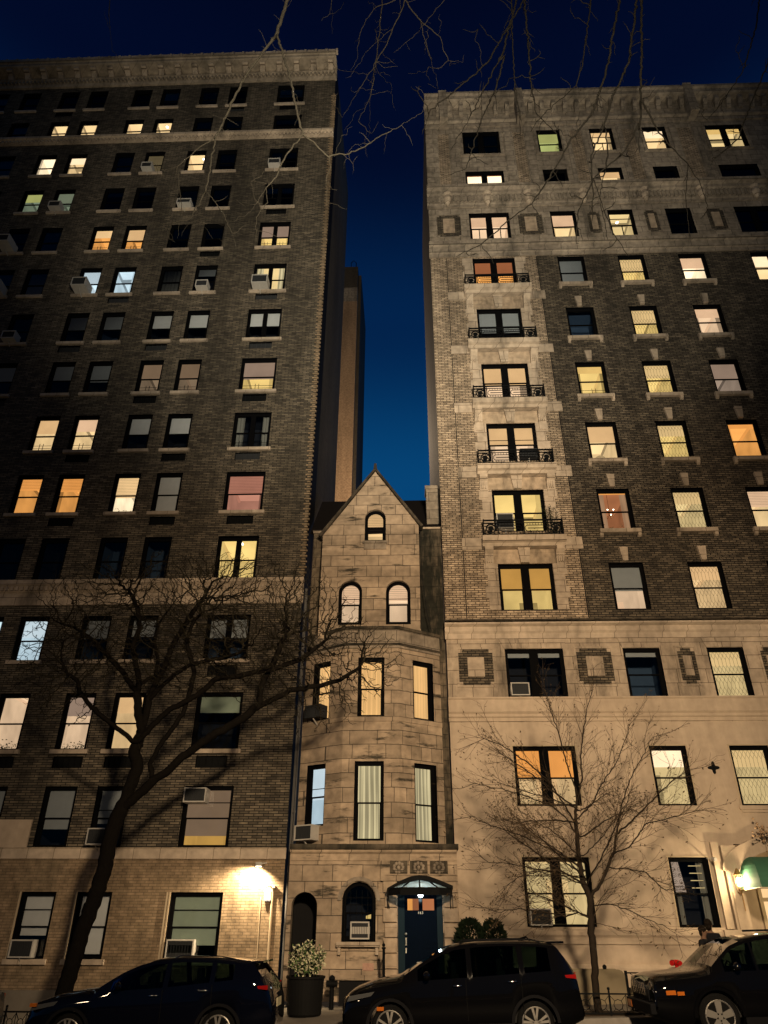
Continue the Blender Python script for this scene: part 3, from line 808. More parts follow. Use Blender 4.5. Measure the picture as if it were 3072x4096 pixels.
for i, c in rw:
    a, b_ = RCOL[c]
    w_ = make_window(RB, a, b_, RBOT[i], RTOP[i], FY, RSPEC[i].get(c, 'K'))
    if c in 'HIJ' and 6 <= i <= 10:
        s = MB(); s.box(-0.14, b_-a+0.14, -0.13, 0.13, -0.15, 0.0)
        for q in (-0.13, b_-a+0.01): s.xprism([(0.0, -0.15), (-0.11, -0.15), (-0.09, -0.26), (0.0, -0.30)], q, q+0.12)
        s.build('sill', limestone, w_)
    if c == 'h' or (c in 'IH' and i == 3):
        s = MB(); s.box(-0.10, b_-a+0.10, -0.07, 0.13, -0.11, 0.0); s.box(-0.05, b_-a+0.05, -0.04, 0.02, -0.19, -0.111)
        s.build('sill', stucco, w_)
    if c in 'HIJ' and 5 <= i <= 9:
        s = MB(); cx = (b_-a)/2; h_ = RTOP[i]-RBOT[i]
        s.prism([(cx-0.09, h_+0.06), (cx+0.09, h_+0.06), (cx+0.15, h_+0.60), (cx-0.15, h_+0.60)], -0.10, 0.02); s.build('keystone', limestone, w_)
        s = MB(); n = 12; R_ = 1.6
        for k in range(n):
            xa = -0.10+(b_-a+0.20)*k/n; xb = -0.10+(b_-a+0.20)*(k+0.82)/n
            if xb > cx-0.15 and xa < cx+0.15: continue
            lean = (xa-cx)*0.16
            rise = 0.06*(1-((xa-cx)/(b_-a)*2)**2)
            s.prism([(xa, h_+0.005+rise*0.5), (xb, h_+0.005+rise*0.5), (xb+lean, h_+0.22+rise), (xa+lean, h_+0.22+rise)], -0.02, 0.01)
        s.build('brick_arch', dark_tan_brick, w_)
    if c in 'GHIJK' and i == 13:
        s = MB(); s.box(-0.16, b_-a+0.16, -0.08, 0.10, -0.10, 0.0); s.box(-0.16, -0.02, -0.05, 0.10, 0.001, 1.95); s.box(b_-a+0.02, b_-a+0.16, -0.05, 0.1, 0.001, 1.95)
        s.build('window_surround', grey_stone, w_)
    if i in (2, 3):
        s = MB(); t = 0.045; W_, H_ = b_-a, RTOP[i]-RBOT[i]
        s.box(-t, 0, -0.02, 0.02, 0, H_+t); s.box(W_, W_+t, -0.02, 0.02, 0, H_+t); s.box(0.001, W_-0.001, -0.02, 0.02, H_+0.001, H_+t)
        s.build('window_casing', pipe_paint, w_)
    if i == 2 and c == 'h':      # wrought-iron scrolls seen inside the glass and blind slats beside them
        s = MB()
        for k in range(5):
            for q in range(2):
                cx, cz = 0.16+0.18*q, 0.98+0.16*k
                s.tube([(cx+0.075*(1-t/14)*math.cos(t*0.75), 0.225, cz+0.075*(1-t/14)*math.sin(t*0.75)) for t in range(13)], 0.006, 3, False)
        s.build('scroll_grille', iron, w_)
        s = MB(); s.face([(0.08, 0.232, 0.88), (0.44, 0.232, 0.88), (0.34, 0.232, 1.66), (0.08, 0.232, 1.66)]); s.build('lit_wall_behind', tone('S', 'ceiling'), w_)
        s = MB()
        for k in range(4): s.box(0.62, 0.98, 0.225, 0.24, 0.98+0.19*k, 1.0+0.19*k)
        s.build('shelf_edges', tone('L', 'wall'), w_)
# ---- stone dressings
def ledge(name, prof, x0, x1, mt, parent): mbx = MB(); mbx.xprism(prof, x0, x1); return mbx.build(name, mt, parent)
ledge('string_course', [(FY+0.02, 7.52), (FY-0.04, 7.52), (FY-0.05, 7.62), (FY-0.10, 7.66), (FY-0.10, 7.74), (FY-0.16, 7.80), (FY-0.16, 8.18), (FY-0.20, 8.22), (FY-0.20, 8.26), (FY+0.02, 8.28)], 1.28, 26, stucco, RB)
ledge('string_course', [(FY+0.02, 10.28), (FY-0.05, 10.28), (FY-0.06, 10.45), (FY-0.12, 10.52), (FY-0.12, 10.68), (FY-0.24, 10.74), (FY-0.24, 10.80), (FY+0.02, 10.86)], 1.26, 26, trim_stone, RB)
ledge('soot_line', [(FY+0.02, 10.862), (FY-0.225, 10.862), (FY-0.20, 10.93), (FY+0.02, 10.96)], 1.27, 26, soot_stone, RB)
ledge('string_course', [(FY+0.02, 28.95), (FY-0.06, 28.95), (FY-0.06, 29.15), (FY-0.14, 29.20), (FY-0.14, 29.55), (FY-0.28, 29.62), (FY-0.28, 29.78), (FY+0.02, 29.9)], 1.24, 26, grey_stone, RB)
ledge('string_course', [(FY+0.02, 32.45), (FY-0.06, 32.45), (FY-0.06, 32.62), (FY-0.10, 32.66), (FY-0.10, 33.25), (FY-0.20, 33.32), (FY-0.20, 33.5), (FY-0.38, 33.6), (FY-0.38, 33.78), (FY+0.02, 33.92)], 1.24, 26, grey_stone, RB)
mb = MB(); x = 1.5
while x < 25: mb.box(x, x+0.10, FY-0.17, FY-0.101, 32.75, 33.2); x += 0.2
mb.build('fluted_frieze', grey_stone, RB)
for x in (2.25, 4.2, 6.2, 8.9, 11.9, 14.6, 17.2):     # urn ornaments on the frieze
    mb = MB()
    for k, (r_, z_) in enumerate(((0.07, 32.55), (0.16, 32.72), (0.20, 32.95), (0.15, 33.12), (0.21, 33.25))):
        pass
    mb.tube([(x, FY-0.12, 32.5), (x, FY-0.14, 32.68), (x, FY-0.14, 32.9), (x, FY-0.14, 33.1), (x, FY-0.14, 33.28)], [0.06, 0.15, 0.21, 0.14, 0.22], 10)
    mb.build('urn_ornament', limestone, RB)
# top cornice: panels, bracket rows and piers
mb = MB()
mb.xprism([(FY+0.02, 38.95), (FY-0.08, 38.95), (FY-0.08, 39.2), (FY-0.2, 39.3), (FY-0.2, 39.42), (FY-0.10, 39.46), (FY-0.10, 40.620), (FY-0.45, 40.700), (FY-0.52, 40.780), (FY-0.52, 41.020), (FY-0.62, 41.100), (FY-0.62, 41.196), (FY+0.02, 41.260)], 1.28, 26)
mb.build('cornice', grey_stone, RB)
mb = MB(); x = 1.9
while x < 25:
    mb.xprism([(FY-0.105, 39.820), (FY-0.20, 39.820), (FY-0.28, 40.060), (FY-0.42, 40.300), (FY-0.42, 40.604), (FY-0.105, 40.572)], x, x+0.22)
    mb.cur = 0; x += 0.62
mb.build_each('cornice_bracket', grey_stone, RB)
mb = MB()
for x in (2.05, 6.15, 15.2, 20.0):
    mb.box(x, x+0.42, FY-0.66, FY+0.01, 38.94, 41.380)
mb.build_each('parapet_pier', grey_stone, RB)
mb = MB()
for a, c in ((2.5, 6.1), (6.6, 15.15), (15.65, 19.95)): mb.box(a, c, FY-0.5, FY+0.02, 41.262, 41.460)
mb.build('parapet', grey_stone, RB)
# pilaster strips between the top floor windows
mb = MB()
for a, c in ((1.32, 1.9), (2.55, 3.0), (5.4, 5.85), (6.5, 6.95), (8.65, 8.85), (9.5, 9.75), (11.35, 11.6), (12.25, 12.5), (14.1, 14.4), (15.3, 15.7)):
    mb.box(a, c, FY-0.055, FY+0.01, 33.93, 38.94)
mb.build_each('pilaster_strip', grey_stone, RB)
mb = MB()
for a, c in ((1.95, 2.5), (5.9, 6.45), (8.9, 9.45), (11.65, 12.2), (14.5, 15.2)): mb.box(a, c, FY-0.02, FY+0.01, 34.3, 38.4)
mb.build_each('sunk_panel', tan_brick, RB)
# brick panels with a stone centre, two storeys of them
for z0_, z1_, st in ((8.70, 9.92, limestone), (30.38, 31.92, grey_stone)):
    for a, c in ((1.68, 2.82), (5.60, 6.75), (8.93, 9.50), (11.65, 12.25), (14.6, 15.4)):
        if z0_ < 10 and a > 12: continue
        mb = MB(); mb.prism([(a+0.12, z0_), (c-0.12, z0_), (c-0.12, z0_+0.12), (c, z0_+0.12), (c, z1_-0.12), (c-0.12, z1_-0.12), (c-0.12, z1_), (a+0.12, z1_), (a+0.12, z1_-0.12), (a, z1_-0.12), (a, z0_+0.12), (a+0.12, z0_+0.12)], FY-0.012, FY+0.01)
        p_ = mb.build('brick_panel', dark_tan_brick, RB)
        mb = MB(); dx = (c-a)*0.26; mb.box(a+dx, c-dx, FY-0.05, FY-0.0125, z0_+0.28, z1_-0.28); mb.build('stone_tablet', limestone if z0_ < 10 else carved_stone, p_)
        mb = MB(); t = 0.07
        mb.box(a-t, c+t, FY-0.03, FY+0.01, z1_+0.003, z1_+t); mb.box(a-t, c+t, FY-0.03, FY+0.01, z0_-t, z0_-0.003); mb.box(a-t, a-0.003, FY-0.03, FY+0.01, z0_-0.002, z1_+0.002); mb.box(c+0.003, c+t, FY-0.03, FY+0.01, z0_-0.002, z1_+0.002)
        mb.build('panel_moulding', st, p_)
# flat arches with splayed voussoirs over the fourth row
for c in 'GHI':
    a, b_ = RCOL[c]; mb = MB(); n = 7 if c == 'G' else 3
    for k in range(n):
        xa = a-0.02+(b_-a+0.04)*k/n; xb = a-0.02+(b_-a+0.04)*(k+1)/n-0.012
        la = (xa-(a+b_)/2)*0.16; lb = (xb-(a+b_)/2)*0.16
        mb.prism([(xa, 9.94), (xb, 9.94), (xb+lb, 10.27), (xa+la, 10.27)], FY-0.035, FY+0.01)
    mb.build('flat_arch', limestone, RB)
# long joints at the corner strip and quoin stones
for i in range(5, 10):
    t_ = RTOP[i]+0.58
    mb = MB()
    for a, c in ((2.02, 2.80), (5.64, 6.36)): mb.box(a, c, FY-0.035, FY+0.01, t_, t_+0.48)
    mb.build_each('quoin_stone', limestone, RB)
mb = MB()
for x in (2.04, 6.20):
    mb.box(x-0.015, x+0.015, FY-0.02, FY+0.01, 10.95, 28.9)
mb.build_each('joint_strip', coal_black, RB)
# balcony bays over the double windows
for i in range(5, 11):
    t_ = RTOP[i]; b0 = RBOT[i]
    bay = MB()
    # stone jamb blocks
    z_ = b0; k = 0
    while z_ < t_-0.02:
        hh = min(0.44, t_-z_); o_ = 0.10 if k % 2 else 0.0
        bay.box(2.85-o_, 3.235, FY-0.05, FY+0.01, z_+0.004, z_+hh-0.004); bay.box(5.185, 5.57+o_, FY-0.05, FY+0.01, z_+0.004, z_+hh-0.004)
        z_ += hh; k += 1
    top = bay.build_each('jamb_block', limestone, RB)
    if i == 10: continue
    zb = RBOT[i+1]-0.42; LH = zb-0.36-t_
    lin = MB()
    lin.box(3.10, 5.32, FY-0.04, FY+0.01, t_+0.003, t_+LH)
    for s_ in (-1, 1):
        for q in range(1, 3):
            xx = 4.21+s_*(0.18+q*0.28)
            lin.prism([(xx, t_+0.02), (xx+0.014, t_+0.02), (xx+0.014+s_*0.07, t_+LH-0.02), (xx+s_*0.07, t_+LH-0.02)], FY-0.052, FY-0.0405)
    l_ = lin.build('lintel_panel', carved_stone, RB)
    ks = MB(); ks.prism([(4.06, t_+0.0), (4.36, t_+0.0), (4.43, t_+LH+0.03), (3.99, t_+LH+0.03)], FY-0.16, FY-0.053); ks.build('keystone', limestone, l_)
    for q in (2.80, 5.33):
        cs = MB()
        cs.xprism([(FY+0.01, t_-0.36), (FY-0.08, t_-0.36), (FY-0.10, t_-0.1), (FY-0.12, t_+0.02), (FY-0.18, t_+LH*0.6), (FY-0.34, t_+LH*0.8), (FY-0.34, t_+LH+0.015), (FY+0.01, t_+LH+0.015)], q, q+0.30)
        for r_ in (0.06, 0.13, 0.20): cs.box(q+r_, q+r_+0.03, FY-0.20, FY-0.10, t_, t_+LH*0.55)
        cs.build('console_bracket', limestone, l_)
    sl = MB(); sl.xprism([(FY+0.01, zb-0.34), (FY-0.30, zb-0.34), (FY-0.36, zb-0.24), (FY-0.48, zb-0.20), (FY-0.52, zb-0.02), (FY-0.52, zb), (FY+0.01, zb)], 2.72, 5.70)
    slab_ = sl.build('balcony', limestone, RB)
    rl = MB(); y_ = FY-0.44; H_ = 0.66
    for z_a, z_b, d_ in ((H_-0.05, H_, 0.022), (0.05, 0.085, 0.016), (H_-0.15, H_-0.125, 0.012)):
        rl.box(2.78, 5.64, y_-d_, y_+d_, zb+z_a, zb+z_b)
    for xx in (2.775, 5.61):
        rl.box(xx, xx+0.035, y_+0.023, FY, zb+H_-0.05, zb+H_-0.001); rl.box(xx, xx+0.035, y_+0.023, FY, zb+0.05, zb+0.085)
        rl.box(xx, xx+0.035, y_-0.024, y_+0.0225, zb, zb+H_+0.03)
        for q in range(3): rl.box(xx+0.01, xx+0.025, y_+0.1+q*0.1, y_+0.115+q*0.1, zb+0.085, zb+H_-0.05)
    for xx in (3.30, 4.205, 5.10): rl.box(xx, xx+0.03, y_-0.018, y_+0.018, zb, zb+H_-0.05)
    for cx in (3.05, 5.38):       # round end panels
        cz = zb+0.30
        rl.tube([(cx+0.17*math.cos(t*PI/8), y_, cz+0.17*math.sin(t*PI/8)) for t in range(17)], 0.024, 4, False)
        rl.tube([(cx, y_-0.01, cz), (cx, y_+0.01, cz)], 0.10, 10)
        for q in range(8):
            t = q*PI/4+PI/8; rl.tube([(cx+0.17*math.cos(t), y_, cz+0.17*math.sin(t)), (cx+0.25*math.cos(t), y_, cz+0.25*math.sin(t))], 0.016, 3, False)
    for xa, xb in ((3.34, 4.18), (4.26, 5.08)):   # long oval rails with links
        for zz in (zb+0.17, zb+0.29, zb+0.41): rl.box(xa+0.12, xb-0.12, y_-0.011, y_+0.011, zz, zz+0.022)
        for e0, sg in ((xa+0.12, -1), (xb-0.12, 1)):
            rl.tube([(e0+sg*0.10*math.sin(t*PI/8), y_, zb+0.30+0.12*math.cos(t*PI/8)) for t in range(9)], 0.014, 4, False)
        for q in range(9):
            xx = xa+(xb-xa)*q/8; rl.box(xx-0.007, xx+0.007, y_-0.009, y_+0.009, zb+0.086, zb+0.169)
            rl.box(xx-0.007, xx+0.007, y_-0.009, y_+0.009, zb+0.435, zb+H_-0.151)
    rl.build('balcony_railing', iron, slab_)
# plinth mouldings of the stucco base
ledge('base_moulding', [(FY+0.02, 1.42), (FY-0.05, 1.42), (FY-0.06, 1.58), (FY-0.10, 1.64), (FY-0.10, 1.74), (FY-0.03, 1.78), (FY+0.02, 1.79)], 1.34, 9.36, stucco, RB)
ledge('plinth', [(FY+0.02, 0.0), (FY-0.12, 0.0), (FY-0.12, 0.86), (FY-0.05, 0.95), (FY+0.02, 0.95)], 1.34, 9.36, stucco, RB)
# entrance: pilasters, round arch, recess
mb = MB(); mb.box(8.72, 8.92, FY-0.12, FY+0.01, 1.80, 4.0); mb.box(8.98, 9.40, FY-0.16, FY+0.01, 0.96, 3.9)
mb.box(9.05, 9.33, FY-0.19, FY-0.161, 1.1, 2.7)
mb.box(8.60, 9.415, FY-0.20, FY+0.01, 1.30, 1.78)
mb.build('entrance_pilaster', stucco, RB)
mb = MB()
pts = []; cx = 12.0
for k in range(13):
    t = PI-PI*0.5*k/12
    pts.append((cx+2.6*math.cos(t), 3.15+0.80*math.sin(t)))
pts2 = [(cx+3.1*math.cos(PI-PI*0.5*k/12), 3.25+1.10*math.sin(PI-PI*0.5*k/12)) for k in range(13)]
mb.prism(pts+pts2[::-1], FY-0.18, FY+0.01)
mb.build('entrance_arch', stucco, RB)
mb = MB().mat(stucco)
x0, x1, z0, z1 = ENT
mb.face([(x0, FY, z0), (x0, FY+1.0, z0), (x0, FY+1.0, z1), (x0, FY, z1)]); mb.face([(x0, FY+1.0, z0), (x1, FY+1.0, z0), (x1, FY+1.0, z1), (x0, FY+1.0, z1)])
mb.face([(x0, FY, z1), (x1, FY, z1), (x1, FY+1, z1), (x0, FY+1, z1)])
mb.build('entrance_recess', None, RB)
s = MB(); s.box(10.2, 10.30, FY+0.9, FY+0.97, 0.15, 3.1); s.box(11.6, 11.7, FY+0.9, FY+0.97, 0.15, 3.1); s.box(10.301, 11.599, FY+0.9, FY+0.97, 2.5, 2.6); s.box(10.301, 11.599, FY+0.9, FY+0.97, 3.0, 3.1)
ed = s.build('entrance_door', pipe_paint, RB)
s = MB(); s.face([(10.3, FY+0.94, 0.2), (11.6, FY+0.94, 0.2), (11.6, FY+0.94, 3.0), (10.3, FY+0.94, 3.0)]); s.build('lit_glass', tone('E', 'ceiling'), ed)

# ------------------------------------------------------------------ gabled townhouse
TH = thing('gabled_townhouse', 'narrow brownstone house with pointed gable and bay windows, squeezed between two tall blocks', 'building')
GY = 22.85; MY = 23.85; BY = 22.9; UY = 23.35
TX0, TX1 = -3.46, 1.27
# upper gable wall at UY
gs = UY/FY
def gx(x): return x*gs
def gz(z): return 1.8+(z-1.8)*gs
a1 = arch_poly(gx(-2.42), gx(-1.59), gz(10.84), gz(12.50)); a2 = arch_poly(gx(-0.75), gx(0.11), gz(10.84), gz(12.50)); a3 = arch_poly(gx(-1.54), gx(-0.76), gz(14.05), gz(15.42))
outer = [(-3.06, 10.3), (0.45, 10.3), (0.45, 14.62), (-1.165, 17.0), (-3.06, 14.25)]
mb = MB().mat(brownstone)
poly_wall(mb, outer, [a1, a2, a3], UY, 0.22)
mb.face([(0.45, UY, 10.3), (0.45, MY, 10.3), (0.45, MY, 14.62), (0.45, UY, 14.62)]); mb.face([(-3.06, UY, 10.3), (-3.06, MY, 10.3), (-3.06, MY, 14.25), (-3.06, UY, 14.25)])
mb.build('gable_wall', None, TH)
for (x0, x1, z0, z1), sp in zip(((-2.42, -1.59, 10.84, 12.50), (-0.75, 0.11, 10.84, 12.50), (-1.54, -0.76, 14.05, 15.42)), ('V,V,.45,zs', 'V,V,.4,zs', 'E,E,.45,z')):
    w_ = make_window(TH, gx(x0), gx(x1), gz(z0), gz(z1), UY, sp, arch=True)
    if z0 > 13: s = MB(); s.box(-0.06, gx(x1)-gx(x0)+0.06, -0.10, 0.10, -0.09, 0.0); s.box(-0.02, gx(x1)-gx(x0)+0.02, -0.05, 0.02, -0.32, -0.091); s.build('sill', grey_stone, w_)
# coping along the gable with a finial
mb = MB()
for (xa, za), (xb, zb) in (((-3.14, 14.20), (-1.165, 17.06)), ((0.53, 14.56), (-1.165, 17.06))):
    dx, dz = xb-xa, zb-za; L_ = math.hypot(dx, dz); nx, nz = -dz/L_*0.10, dx/L_*0.10
    if nz < 0: nx, nz = -nx, -nz
    mb.prism([(xa, za), (xb, zb), (xb+0.0, zb+0.13), (xa+nx, za+nz)], UY-0.06, UY+0.25)
mb.prism([(-1.24, 17.05), (-1.09, 17.05), (-1.12, 17.35), (-1.21, 17.35)], UY-0.07, UY+0.1)
mb.build('gable_coping', soot_stone, TH)
# recessed flank walls, heavily stained
mb = MB(); mb.box(TX0, -3.062, MY, MY+0.3, 0.1, 14.6); mb.box(0.452, TX1, MY, MY+0.3, 0.1, 14.72)
mb.build('flank_wall', stained_stone, TH)
mb = MB(); mb.box(TX0-0.03, -3.07, MY-0.05, MY+0.35, 14.603, 14.70); mb.box(0.46, TX1, MY-0.05, MY+0.35, 14.723, 14.80); mb.build('shoulder_coping', limestone, TH)
mb = MB(); mb.prism([(TX0-0.1, 14.72), (TX1, 14.82), (TX1, 14.84), (TX0-0.1, 14.84)], MY+0.1, MY+0.4)
mb.face([(-3.65, MY+0.2, 14.7), (1.28, MY+0.2, 14.8), (1.28, MY+3.2, 17.9), (-3.65, MY+3.2, 17.9)])
mb.face([(-3.1, UY+0.2, 14.2), (-1.165, UY+0.2, 16.98), (-1.165, MY+2.4, 16.98), (-3.1, MY+0.0, 14.2)]); mb.face([(0.5, UY+0.2, 14.5), (-1.165, UY+0.2, 16.98), (-1.165, MY+2.4, 16.98), (0.5, MY+0.0, 14.5)])
mb.build('roof', roof_slate, TH)
mb = MB(); mb.box(0.80, 1.27, 24.6, 25.2, 15.0, 16.95); mb.box(0.76, 1.28, 24.55, 25.25, 16.95, 17.1); mb.build('chimney', grey_stone, TH)
# bay, two storeys, angled sides
P = [(-3.46, 23.76), (-2.06, BY), (-0.33, BY), (1.06, 23.76)]
BZ0, BZ1 = 3.88, 10.1
def facet(name, pa, pb, z0, z1, hls, specs, hidx):
    d = Vector((pb[0]-pa[0], pb[1]-pa[1])); L_ = d.length; ang = math.atan2(d.y, d.x)
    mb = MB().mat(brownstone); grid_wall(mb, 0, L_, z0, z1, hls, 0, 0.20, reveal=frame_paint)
    o = mb.build(name, None, TH); o.location = (pa[0], pa[1], 0); o.rotation_euler = (0, 0, ang)
    for h_, sp in zip(hls, specs):
        org = (pa[0]+d.x/L_*h_[0], pa[1]+d.y/L_*h_[0], h_[2])
        make_window(TH, h_[0], h_[1], h_[2], h_[3], 0, sp, rz=ang, origin=org)
    return o
facet('bay_wall', P[1], P[2], BZ0, BZ1, [(0.39, 1.28, 3.98, 6.20), (0.43, 1.29, 7.56, 9.47)], ['L,L,0,cC', 'W,W,0,cC'], 0)
facet('bay_wall', P[2], P[3], BZ0, BZ1, [(0.56, 1.37, 3.98, 6.20), (0.56, 1.35, 7.56, 9.47)], ['L,L,0,cC', 'W,W,0,cCp'], 0)
facet('bay_wall', P[0], P[1], BZ0, BZ1, [(0.30, 1.02, 4.42, 6.20), (0.36, 1.06, 7.56, 9.47)], ['C,C,.55,s', 'W,W,0,cC'], 0)
def follow(prof, z, ext=0.0):
    pass
def bay_ring(name, off, z0, z1, mt, inner=0.0):
    Q = [(P[0][0], P[0][1]-off*0.5), (P[1][0]-off*0.3, P[1][1]-off), (P[2][0]+off*0.3, P[2][1]-off), (P[3][0]+off*0.4, P[3][1]-off*0.5), (P[3][0], 24.2), (P[0][0], 24.2)]
    mb = MB(); mb.zprism(Q, z0, z1); return mb.build(name, mt, TH)
bay_ring('bay_cornice', 0.06, 9.78, 9.86, grey_stone); bay_ring('bay_cornice', 0.12, 9.862, 9.93, soot_stone)
bay_ring('bay_parapet', 0.03, 9.932, 10.42, grey_stone); bay_ring('bay_coping', 0.10, 10.422, 10.52, soot_stone)
# sill courses on the bay
bay_ring('bay_sill_course', 0.035, 7.40, 7.54, brownstone)
# ground floor
arch_w = arch_poly(-1.93, -0.99, 1.46, 2.92); arch_d = arch_poly(-3.34, -2.62, 0.12, 2.66)
outer = [(TX0, 0.1), (1.31, 0.1), (1.31, 3.45), (TX0, 3.45)]
door = [(-0.38, 0.12), (0.86, 0.12), (0.86, 2.70), (-0.38, 2.70)]
mb = MB().mat(brownstone); poly_wall(mb, outer, [arch_w, arch_d, door], GY, 0.28)
mb.face([(TX0, GY, 0.1), (TX0, 24.0, 0.1), (TX0, 24.0, 3.45), (TX0, GY, 3.45)]); mb.face([(1.31, GY, 0.1), (1.31, FY, 0.1), (1.31, FY, 3.45), (1.31, GY, 3.45)])
mb.face([(TX0, GY, 3.45), (1.31, GY, 3.45), (1.31, 24, 3.45), (TX0, 24, 3.45)])
mb.build('ground_floor_wall', None, TH)
mb = MB(); mb.xprism([(24.0, 3.452), (GY-0.03, 3.452), (GY-0.03, 3.62), (GY-0.10, 3.68), (GY-0.10, 3.74), (24.0, 3.74)], TX0, 1.31)
mb.mat(soot_stone); mb.xprism([(24.0, 3.742), (GY-0.16, 3.742), (GY-0.19, 3.80), (GY-0.19, 3.875), (24.0, 3.875)], TX0, 1.36); mb.mats = [brownstone, soot_stone]; mb.mi = [0]*8+[1]*7
mb.build('house_cornice', None, TH)
w_ = make_window(TH, -1.93, -0.99, 1.46, 2.92, GY, 'K,,,ts', arch=True)
s = MB(); s.box(-0.12, 1.06, -0.16, 0.12, -0.11, 0.0); s.box(-0.08, 0.0, -0.10, 0.02, -0.3, -0.111); s.box(0.94, 1.02, -0.10, 0.02, -0.3, -0.111); s.build('sill', limestone, w_)
s = MB()
for k in range(6): s.box(0.07+k*0.16, 0.08+k*0.16, 0.03, 0.042, 0.02, 1.25)
s.build('window_bars', iron, w_)
s = MB(); s.face([(0.66, 0.23, 0.55), (0.80, 0.23, 0.55), (0.80, 0.23, 0.66), (0.66, 0.23, 0.62)]); s.build('lit_gap', tone('Y', 'wall'), w_)
mb = MB()
ao, ai = arch_poly(-2.06, -0.86, 2.3, 3.05), arch_poly(-1.95, -0.97, 2.3, 2.94)
for k in range(2, len(ao)-1): mb.prism([ao[k], ao[k+1], ai[k+1], ai[k]], GY-0.05, GY+0.01)
mb.build('arch_moulding', grey_stone, TH)
mb = MB(); mb.box(-1.95, -0.85, GY-0.012, GY+0.01, 0.0, 0.58); mb.build('basement_shade_slab', coal_black, TH)  # flat black slab, dark of the basement recess put into its colour
mb = MB(); mb.box(-2.05, -0.80, GY-0.09, GY+0.01, 0.585, 0.70); mb.build('basement_lintel', brownstone, TH)
mb = MB(); mb.box(-1.33, -1.03, GY-0.02, GY+0.01, 0.80, 0.97); mb.build('wall_plaque', plain('plaque_rose', (0.42, 0.26, 0.20), 0.7, noise=0.3, scale=20), TH)
mb = MB(); mb.box(-3.4, -2.58, GY+0.9, GY+1.0, 0.1, 2.8); mb.build('passage_back', coal_black, TH)
# carved panels over the door
for k, x in enumerate((-0.60, -0.03, 0.54)):
    p_ = MB(); p_.box(x, x+0.50, GY-0.05, GY+0.01, 2.99+0.27, 2.99+0.27+0.40-0.22+0.0)
    cx, cz = x+0.25, 3.36-0.0
    p_ = MB(); p_.box(x, x+0.50, GY-0.02, GY+0.01, 3.11, 3.448)
    pp = p_.build('carved_panel', soot_stone, TH)
    q = MB()
    for j in range(9):
        t = j*2*PI/9+k; rr = 0.13
        q.ball((cx+rr*math.cos(t), GY-0.02, 3.28+rr*0.85*math.sin(t)), 0.055, 6, (1, 0.6, 1))
    q.ball((cx, GY-0.02, 3.28), 0.06, 6, (1, 0.7, 1)); q.build('rosette', grey_stone, pp, smooth=True)
mb = MB(); mb.box(-0.68, 1.28, GY-0.09, GY+0.01, 2.93, 3.08); mb.box(-0.72, 1.30, GY-0.13, GY+0.01, 3.081, 3.108); mb.build('door_entablature', brownstone, TH)
# rough-faced piers either side of the door
for x0, x1 in ((-0.74, -0.40), (0.88, 1.27)):
    mb = MB(); z = 0.12; k = 0
    while z < 2.90:
        h_ = 0.36; o_ = 0.05*(k % 2)
        xa, xb = (x0-o_, x1) if x0 < 0 else (x0, x1+o_*0.6)
        y_ = GY-0.07-0.03*(k % 2)
        mb.box(xa, xb, y_, GY+0.01, z+0.008, min(z+h_-0.008, 2.925)); z += h_; k += 1
    mb.build('rusticated_pier', carved_stone, TH, bevel=0.02)
mb = MB(); mb.box(-0.86, -0.60, GY-0.10, GY+0.01, 2.93, 3.45); mb.build('pilaster_cap', brownstone, TH)
# door
door_blue = plain('door_blue', (0.003, 0.006, 0.013), 0.12, noise=0.05)
DY = GY+0.16
mb = MB(); mb.box(-0.215, 0.715, DY, DY+0.06, 0.3, 2.62)
dr = mb.build('front_door', door_blue, TH)
mb = MB(); mb.box(-0.38, -0.215, DY-0.08, DY+0.08, 0.12, 2.70); mb.box(0.715, 0.86, DY-0.08, DY+0.08, 0.12, 2.70); mb.box(-0.2145, 0.7145, DY-0.06, DY+0.08, 2.62, 2.70)
mb.box(-0.235, -0.215+0.02, DY-0.10, DY-0.0805, 0.12, 2.69); mb.box(0.70, 0.735, DY-0.10, DY-0.0805, 0.12, 2.69)
mb.build('door_frame', plain('door_frame_blue', (0.014, 0.027, 0.038), 0.2, noise=0.05), dr)
mb = MB()
for xa, xb in ((-0.11, 0.20), (0.31, 0.63)):
    for za, zb in ((1.42, 2.10), (0.45, 1.34)):
        mb.box(xa, xb, DY-0.012, DY-0.001, zb-0.025, zb); mb.box(xa, xb, DY-0.012, DY-0.001, za, za+0.025); mb.box(xa, xa+0.025, DY-0.012, DY-0.001, za+0.0255, zb-0.0255); mb.box(xb-0.025, xb, DY-0.012, DY-0.001, za+0.0255, zb-0.0255)
mb.build('door_panels', door_blue, dr)
mb = MB().mat(tone('O', 'wall')); mb.box(-0.11, 0.03, DY-0.006, DY-0.002, 2.22, 2.50); mb.mat(tone('R', 'wall')); mb.box(0.0305, 0.20, DY-0.006, DY-0.002, 2.22, 2.50); mb.mat(tone('R', 'ceiling')); mb.box(0.31, 0.63, DY-0.006, DY-0.002, 2.22, 2.50)
mb.build('door_pane', None, dr)
tc_ = bpy.data.curves.new('number', 'FONT'); tc_.body = '163'; tc_.size = 0.085; tc_.extrude = 0.003; tc_.space_character = 1.35
to_ = bpy.data.objects.new('tmp', tc_); scene.collection.objects.link(to_); dg = bpy.context.evaluated_depsgraph_get()
me_ = bpy.data.meshes.new_from_object(to_.evaluated_get(dg)); bpy.data.objects.remove(to_)
no = bpy.data.objects.new('house_number', me_); scene.collection.objects.link(no); no.parent = dr
me_.materials.clear(); me_.materials.append(plain('brass_pale', (0.6, 0.6, 0.55), 0.3, 0.6)); no.location = (0.17, DY-0.012, 2.13); no.rotation_euler = (PI/2, 0, 0)
